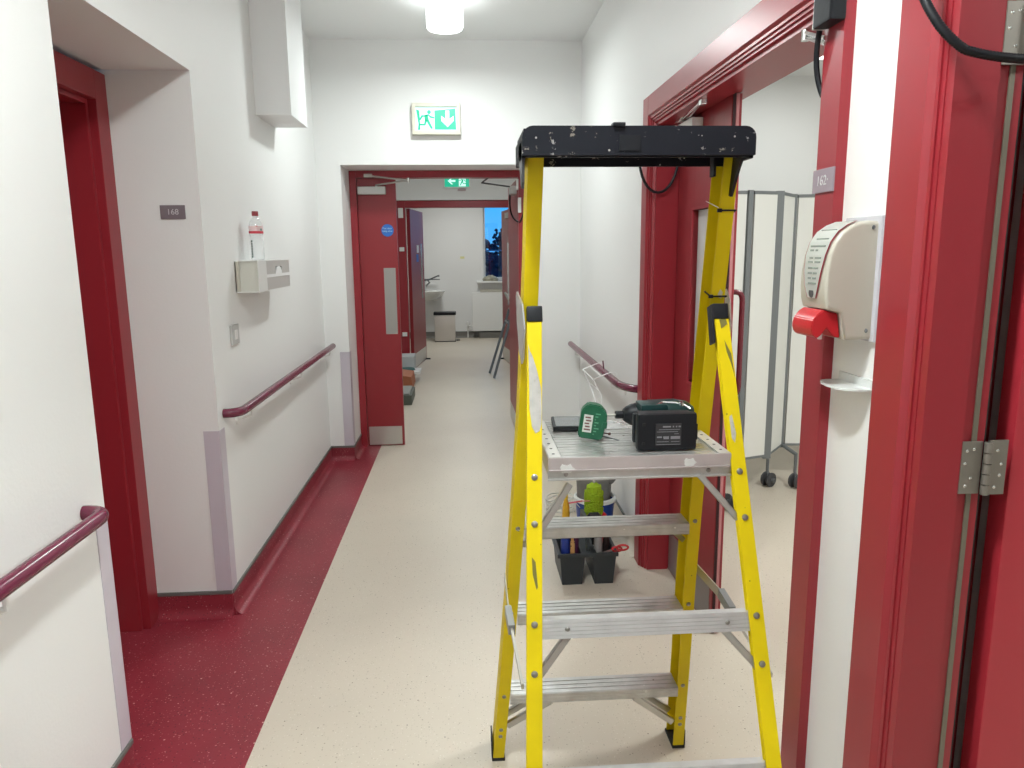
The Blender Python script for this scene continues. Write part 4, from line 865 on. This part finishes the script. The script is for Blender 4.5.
# wire rack hooked on the right handrail
t = thing('wire_rack', 'small white wire rack hooked over the right handrail', 'rack', (.72, 3.85, .84))
b = B(); r_ = .0032
Ya, Yb = 4.12, 3.78
for yy in (Ya, Yb):
    tube(b, [(.792, yy, .842), (.785, yy, .866), (.762, yy, .870), (.735, yy, .862), (.665, yy, .832)], r_, 6)
tube(b, [(.71, Ya, .850), (.71, Yb, .850)], r_, 6); tube(b, [(.668, Ya, .833), (.668, Yb, .833)], r_, 6)
tube(b, [(.668, Ya, .833), (.700, Ya-.12, .74), (.706, Ya-.26, .66)], r_, 6); tube(b, [(.668, Yb, .833), (.70, Yb-.05, .76), (.712, Yb-.08, .65)], r_, 6); tube(b, [(.690, Ya-.07, .77), (.695, Yb-.04, .775)], r_, 6)
tube(b, [(.706, Ya-.26, .66), (.712, Yb-.08, .65)], r_, 6)
obj('wire_frame', b, WHITE, t, smooth=True)
b = B(); tube(b, [(.765, 4.0, .86), (.76, 4.0, .90)], .004, 6); obj('cable_tie', b, mat('plum_tie', (.12, .02, .05), .5), t)

# folding screens in room 162
FR_ = mat('screen_post_grey', (.17, .185, .19), .55); PN_ = mat('screen_panel_white', (.78, .79, .75), .5)
t = thing('folding_screen', 'white folding privacy screen with grey posts on castors in the side room', 'screen', (1.9, 4.4, 0))
SP = [(1.20, 3.98), (1.47, 4.02), (1.685, 4.30), (1.722, 4.32), (1.915, 4.34), (2.13, 4.70), (2.40, 4.72), (2.62, 5.05), (2.92, 5.05)]
pan = [(0, 1), (1, 2), (3, 4), (4, 5), (5, 6), (6, 7), (7, 8)]
SP = [(1.40, 4.32), (1.665, 4.28), (1.868, 4.35), (2.07, 4.60), (2.27, 4.58), (2.46, 4.85), (2.66, 4.83)]
for i, ((xa, ya), (xb, yb_)) in enumerate(zip(SP, SP[1:])):
    d = Vector((xb-xa, yb_-ya, 0)); L = d.length; d.normalize(); M = frame_to(d, (-d.y, d.x, 0), (0, 0, 1), (xa, ya, 0))
    b = B(); bx(b, .025, L-.025, -.012, .012, .235, 1.82, bev=.002, M=M); pn = obj('panel', b, PN_, t)
    b = B(); bx(b, .02, L-.02, -.014, .014, 1.815, 1.835, bev=.003, M=M); bx(b, .02, L-.02, -.014, .014, .222, .238, bev=.003, M=M); obj('panel_rail', b, FR_, pn)
for i, (xa, ya) in enumerate(SP):
    pr_ = .024 if i == 2 else .014; b = B(); bx(b, xa-pr_, xa+pr_, ya-.016, ya+.016, .21, 1.838, bev=.003); obj('post', b, FR_, t)
for (xa, ya, hh) in ((1.545, 3.98, .22), (1.50, 4.06, .22), (1.925, 4.43, .22), (2.085, 4.38, .22), (2.5, 4.7, .22)):
    b = B()
    for s_ in (-.020, .020): lathe(b, [(0, -.010), (.040, -.010), (.046, -.004), (.046, .008), (.030, .012), (0, .012)], M=frame_to((0, 0, 1), (.86, .51, 0), (.51, -.86, 0), (xa+s_*.51, ya-s_*.86, .046)), seg=18)
    cs = obj('castor', b, mat('castor_grey', (.06, .06, .065), .5), t, smooth=True)
    b = B(); lathe(b, [(0, 0), (.016, 0), (.014, .016), (0, .016)], M=frame_to((0, 0, 1), (.86, .51, 0), (.51, -.86, 0), (xa+.016, ya-.027, .046)), seg=14)
    tube(b, [(xa, ya, .05), (xa, ya+.02, .10), (xa, ya+.02, hh)], .010, 10); obj('castor_fork', b, GREYM, cs, smooth=True)
b = B()
tube(b, [(1.545, 4.0, .215), (1.665, 4.28, .225)], .012, 8); tube(b, [(1.50, 4.08, .215), (1.40, 4.32, .225)], .012, 8); tube(b, [(1.925, 4.45, .215), (1.868, 4.35, .225)], .012, 8); tube(b, [(2.085, 4.40, .215), (2.08, 4.60, .225)], .012, 8); tube(b, [(2.5, 4.72, .2), (2.46, 4.60, .22)], .012, 8)
obj('foot_bar', b, FR_, t)

# ================================================================ LOBBY
t = thing('folding_trolley', 'grey tubular folding step frame leaning against the right red door in the distance', 'step stool', (.33, 8.9, 0))
TG = mat('blue_grey_tube', (.14, .16, .18), .35, metal=.4)
for o_ in ((.295, 9.06), (.335, 8.70)):
    b = B(); tube(b, [(o_[0], o_[1], .01), (.55+(.02 if o_[1] < 9 else 0), o_[1]+.05, .80)], .016, 10); obj('leg', b, TG, t, smooth=True)
    b = B(); tube(b, [(.545, o_[1]+.05, .78), (.575, o_[1]+.05, .86), (.50, o_[1]+.05, 1.01)], .015, 10); obj('handle', b, GREYL, t, smooth=True)
b = B(); tube(b, [(.505, 9.1, .66), (.515, 8.74, .66)], .014, 10); tube(b, [(.52, 9.1, .66), (.615, 9.0, .655)], .012, 10); obj('cross_bar', b, TG, t, smooth=True)
# odds and ends behind the narrow leaf
b = B(); bx(b, -.84, -.545, 7.25, 7.75, 0, .10, bev=.01); o_ = obj('storage_box', b, mat('dark_grey_green_box', (.09, .10, .08), .6), None, 'low dark grey box on the floor just behind the narrow red door leaf', 'box')
b = B(); bx(b, -.82, -.57, 7.27, 7.73, .10, .115, bev=.004); obj('lid', b, mat('grey_lid', (.25, .26, .24), .5), o_)
b = B(); prism(b, [(-.86, .13), (-.60, .02), (-.585, .035), (-.60, .16), (-.86, .20)], 'y', 8.0, 8.45); obj('cardboard_piece', b, mat('orange_cardboard', (.38, .13, .06), .7), None, 'tilted orange-brown board behind the dark box in the lobby', 'board')
b = B(); bx(b, -.95, -.535, 8.55, 8.85, .10, .13, bev=.004); bx(b, -.95, -.62, 8.6, 8.8, 0, .10); sb = obj('tray_table', b, WHITEP, None, 'low white tray behind the orange-brown board in the lobby', 'tray')
b = B(); bx(b, -.93, -.62, 8.86, 9.15, .0, .27, bev=.01); obj('carton', b, mat('pale_grey_carton', (.45, .47, .48), .6), None, 'pale grey carton behind the low white tray in the lobby', 'carton')
b = B(); lathe(b, [(0, 0), (.10, .0), (.09, .02), (0, .03)], (-.70, 8.70, .131), 18); obj('cloth', b, mat('teal_cloth', (.05, .12, .12), .9), None, 'dark teal cloth lying on the low white tray', 'cloth', smooth=True)

# ================================================================ WASHROOM
t = thing('pedal_bin', 'silver rectangular bin with a black lid under the basin', 'bin', (-.34, 12.6, 0))
b = B(); bx(b, -.515, -.165, 12.52, 12.78, .012, .455, bev=.012); obj('body', b, mat('bin_steel', (.60, .56, .52), .35, metal=.6), t, smooth=True)
b = B(); bx(b, -.53, -.15, 12.51, 12.79, .455, .50, bev=.012); obj('lid', b, BLK, t, smooth=True)
b = B(); bx(b, -.52, -.16, 12.517, 12.783, 0, .014, bev=.003); bx(b, -.15, -.09, 12.6, 12.66, .01, .022, bev=.003); obj('base_pedal', b, BLK, t)
# basin
t = thing('wash_basin', 'white wall-hung wash basin in the far room', 'basin', (-.62, 13.1, .8))
CER = mat('ceramic', (.80, .80, .77), .12, coat=.4)
b = B(); lathe(b, [(0, -.17), (.08, -.165), (.16, -.13), (.24, -.06), (.285, -.01), (.29, .0), (.27, .004), (.22, -.05), (.1, -.10), (0, -.11)], (-.62, 12.88, .845), 30, sy__=.82); bx(b, -.86, -.38, 13.0, 13.119, .79, .85, bev=.02); obj('bowl', b, CER, t, smooth=True)
t2 = thing('lever_tap', 'chrome wall tap with a lever above the wash basin', 'tap', (-.55, 13.1, 1.05))
b = B(); tube(b, [(-.68, 13.115, 1.03), (-.68, 13.05, 1.03), (-.60, 13.0, 1.04), (-.46, 12.96, 1.10), (-.43, 12.95, 1.105)], [.022, .02, .014, .012, .018], 10); tube(b, [(-.64, 13.04, 1.03), (-.60, 12.95, .99), (-.66, 12.93, .93)], .014, 10); tube(b, [(-.60, 13.02, 1.04), (-.42, 12.97, 1.04)], .008, 8); obj('tap_body', b, mat('dark_chrome', (.25, .26, .27), .2, metal=.9), t2, smooth=True)
# radiator cover
t = thing('radiator', 'white panel radiator under the washroom window', 'radiator', (.62, 13.05, 0))
b = B(); bx(b, .132, 1.20, 12.985, 13.06, .125, .805, bev=.01); obj('panel', b, mat('radiator_white', (.80, .80, .78), .4), t)
b = B(); bx(b, .28, 1.10, 13.0, 13.119, .81, .85, bev=.004); obj('top_grille', b, CREAM, t)
b = B(); tube(b, [(.05, 13.09, .0), (.05, 13.09, .2), (.10, 13.06, .22), (.135, 13.03, .22)], .010, 8); lathe(b, [(0, 0), (.024, .0), (.024, .06), (0, .07)], (.05, 13.09, .22), 14); obj('valve', b, WHITEP, t, smooth=True)
b = B(); bx(b, .25, 1.1, 12.99, 13.111, 0.0, .10, bev=.003); obj('plinth_box', b, mat('plinth_grey', (.16, .155, .14), .5), None, 'dark grey plinth on the floor beneath the white radiator', 'plinth')
b = B(); bx(b, -.06, .015, 13.117, 13.12, 1.39, 1.43); obj('sticky_note', b, mat('yellow_note', (.75, .72, .35), .6), None, 'small pale yellow note on the washroom wall left of the window', 'note')
# window
w1 = root('window_1')
b = B()
for a in ((.352, .385, 1.0, 2.45), (1.617, 1.65, 1.0, 2.45), (.98, 1.02, 1.0, 2.45), (.385, 1.617, 1.0, 1.06), (.385, 1.617, 2.41, 2.45)): bx(b, a[0], a[1], 13.20, 13.25, a[2], a[3], bev=.003)
obj('window_frame', b, WHITEP, w1)
b = B(); bx(b, .385, .98, 13.222, 13.228, 1.06, 2.41); bx(b, 1.02, 1.617, 13.222, 13.228, 1.06, 2.41); obj('window_pane', b, GLASS, w1)
b = B(); bx(b, .225, 1.75, 13.0, 13.22, .965, 1.0, bev=.006); obj('window_sill', b, WHITEP, w1)
b = B(); rnd = random.Random(3)
lathe(b, [(0, 0), (.13, 0), (.14, .03), (.10, .07), (.04, .10), (0, .105)], (.47, 13.09, 1.0), 22, sy__=.55)
for v in b.verts: v.co += Vector((rnd.uniform(-.01, .01), rnd.uniform(-.005, .005), rnd.uniform(-.006, .006) if v.co.z > 1.01 else 0))
obj('cloth_bundle', b, mat('beige_cloth', (.45, .43, .33), .9, var=-.5, vscale=20), None, 'crumpled beige cloth bundle on the washroom window sill', 'cloth', smooth=True)

# ================================================================ OUTSIDE THE WINDOW
b = B(); bx(b, -30, 40, 13.4, 80, -1.0, -.9); obj('ground', b, mat('dark_grass', (.02, .03, .025), .9), None, kind='structure')
NAVY = mat('dusk_foliage', (.012, .020, .045), .9, spots=[(6, .35, (.03, .045, .08), .5)])
b = B(); rnd = random.Random(11)
bx(b, -6, 12, 24.0, 25.0, -.9, 1.40)
for k in range(900):
    x_ = rnd.uniform(-6, 12); z_ = rnd.uniform(-.8, 1.42); s_ = rnd.uniform(.06, .13)
    bmesh.ops.create_icosphere(b, subdivisions=1, radius=s_, matrix=Matrix.Translation((x_, 24.0-rnd.uniform(0, .1), z_)))
obj('hedge', b, NAVY, None, 'dark clipped hedge outside the washroom window', 'hedge')
b = B(); bx(b, -6, 12, 23.55, 23.6, 1.53, 1.57); 
fn_ = thing('fence', 'pale rail fence in front of the dark hedge outside the window', 'fence', (1, 23.6, -.9))
obj('rail', b, mat('fence_grey', (.10, .14, .24), .7), fn_)
for k in range(7):
    b = B(); bx(b, -6+k*3, -5.93+k*3, 23.6, 23.67, -.9, 1.56); obj('post', b, MATS['fence_grey'], fn_)
def treeo(x_, y_, h, s, lab, seed):
    rnd = random.Random(seed); t = thing('tree', lab, 'tree', (x_, y_, -.9))
    b = B(); tube(b, [(x_, y_, -.9), (x_+.1, y_, h*.5), (x_, y_, h)], [.22, .14, .05], 8)
    for k in range(9):
        a = rnd.random()*2*PI; z_ = h*(.45+.5*k/9); tube(b, [(x_, y_, z_), (x_+s*.8*math.cos(a), y_+s*.8*math.sin(a), z_+s*.3)], [.05, .015], 6)
    obj('trunk', b, mat('dusk_bark', (.015, .02, .035), .9), t)
    b = B()
    for k in range(int(60)):
        a = rnd.random()*2*PI; rr_ = s*math.sqrt(rnd.random()); z_ = h*(.55+.5*rnd.random())
        q = rnd.uniform(.12, .3)*s; bmesh.ops.create_icosphere(b, subdivisions=1, radius=q, matrix=Matrix.Translation((x_+rr_*math.cos(a), y_+rr_*math.sin(a), z_)))
    for v in b.verts: v.co += Vector((rnd.uniform(-.06, .06), 0, rnd.uniform(-.06, .06)))*s
    obj('crown', b, NAVY, t)
treeo(1.95, 40, 2.55, .42, 'tall dark tree with a rounded crown seen in the right of the window', 1)
treeo(1.2, 45, 2.0, .7, 'low dark tree in the left of the window view', 2)
treeo(3.1, 46, 2.05, .9, 'low dark tree right of the tall rounded tree', 3)
treeo(-1.4, 47, 2.0, 1.2, 'low dark tree furthest left beyond the hedge', 5)

# small repeated fittings: every one an object of its own
for o in list(bpy.data.objects):
    if o.type == 'MESH' and o.name.split('.')[0] in ('screw', 'bolt', 'rivet', 'hole', 'panel_rail', 'foot_bar', 'latch', 'hinge_cover', 'glazing_bead') and o.parent: split_up(o)
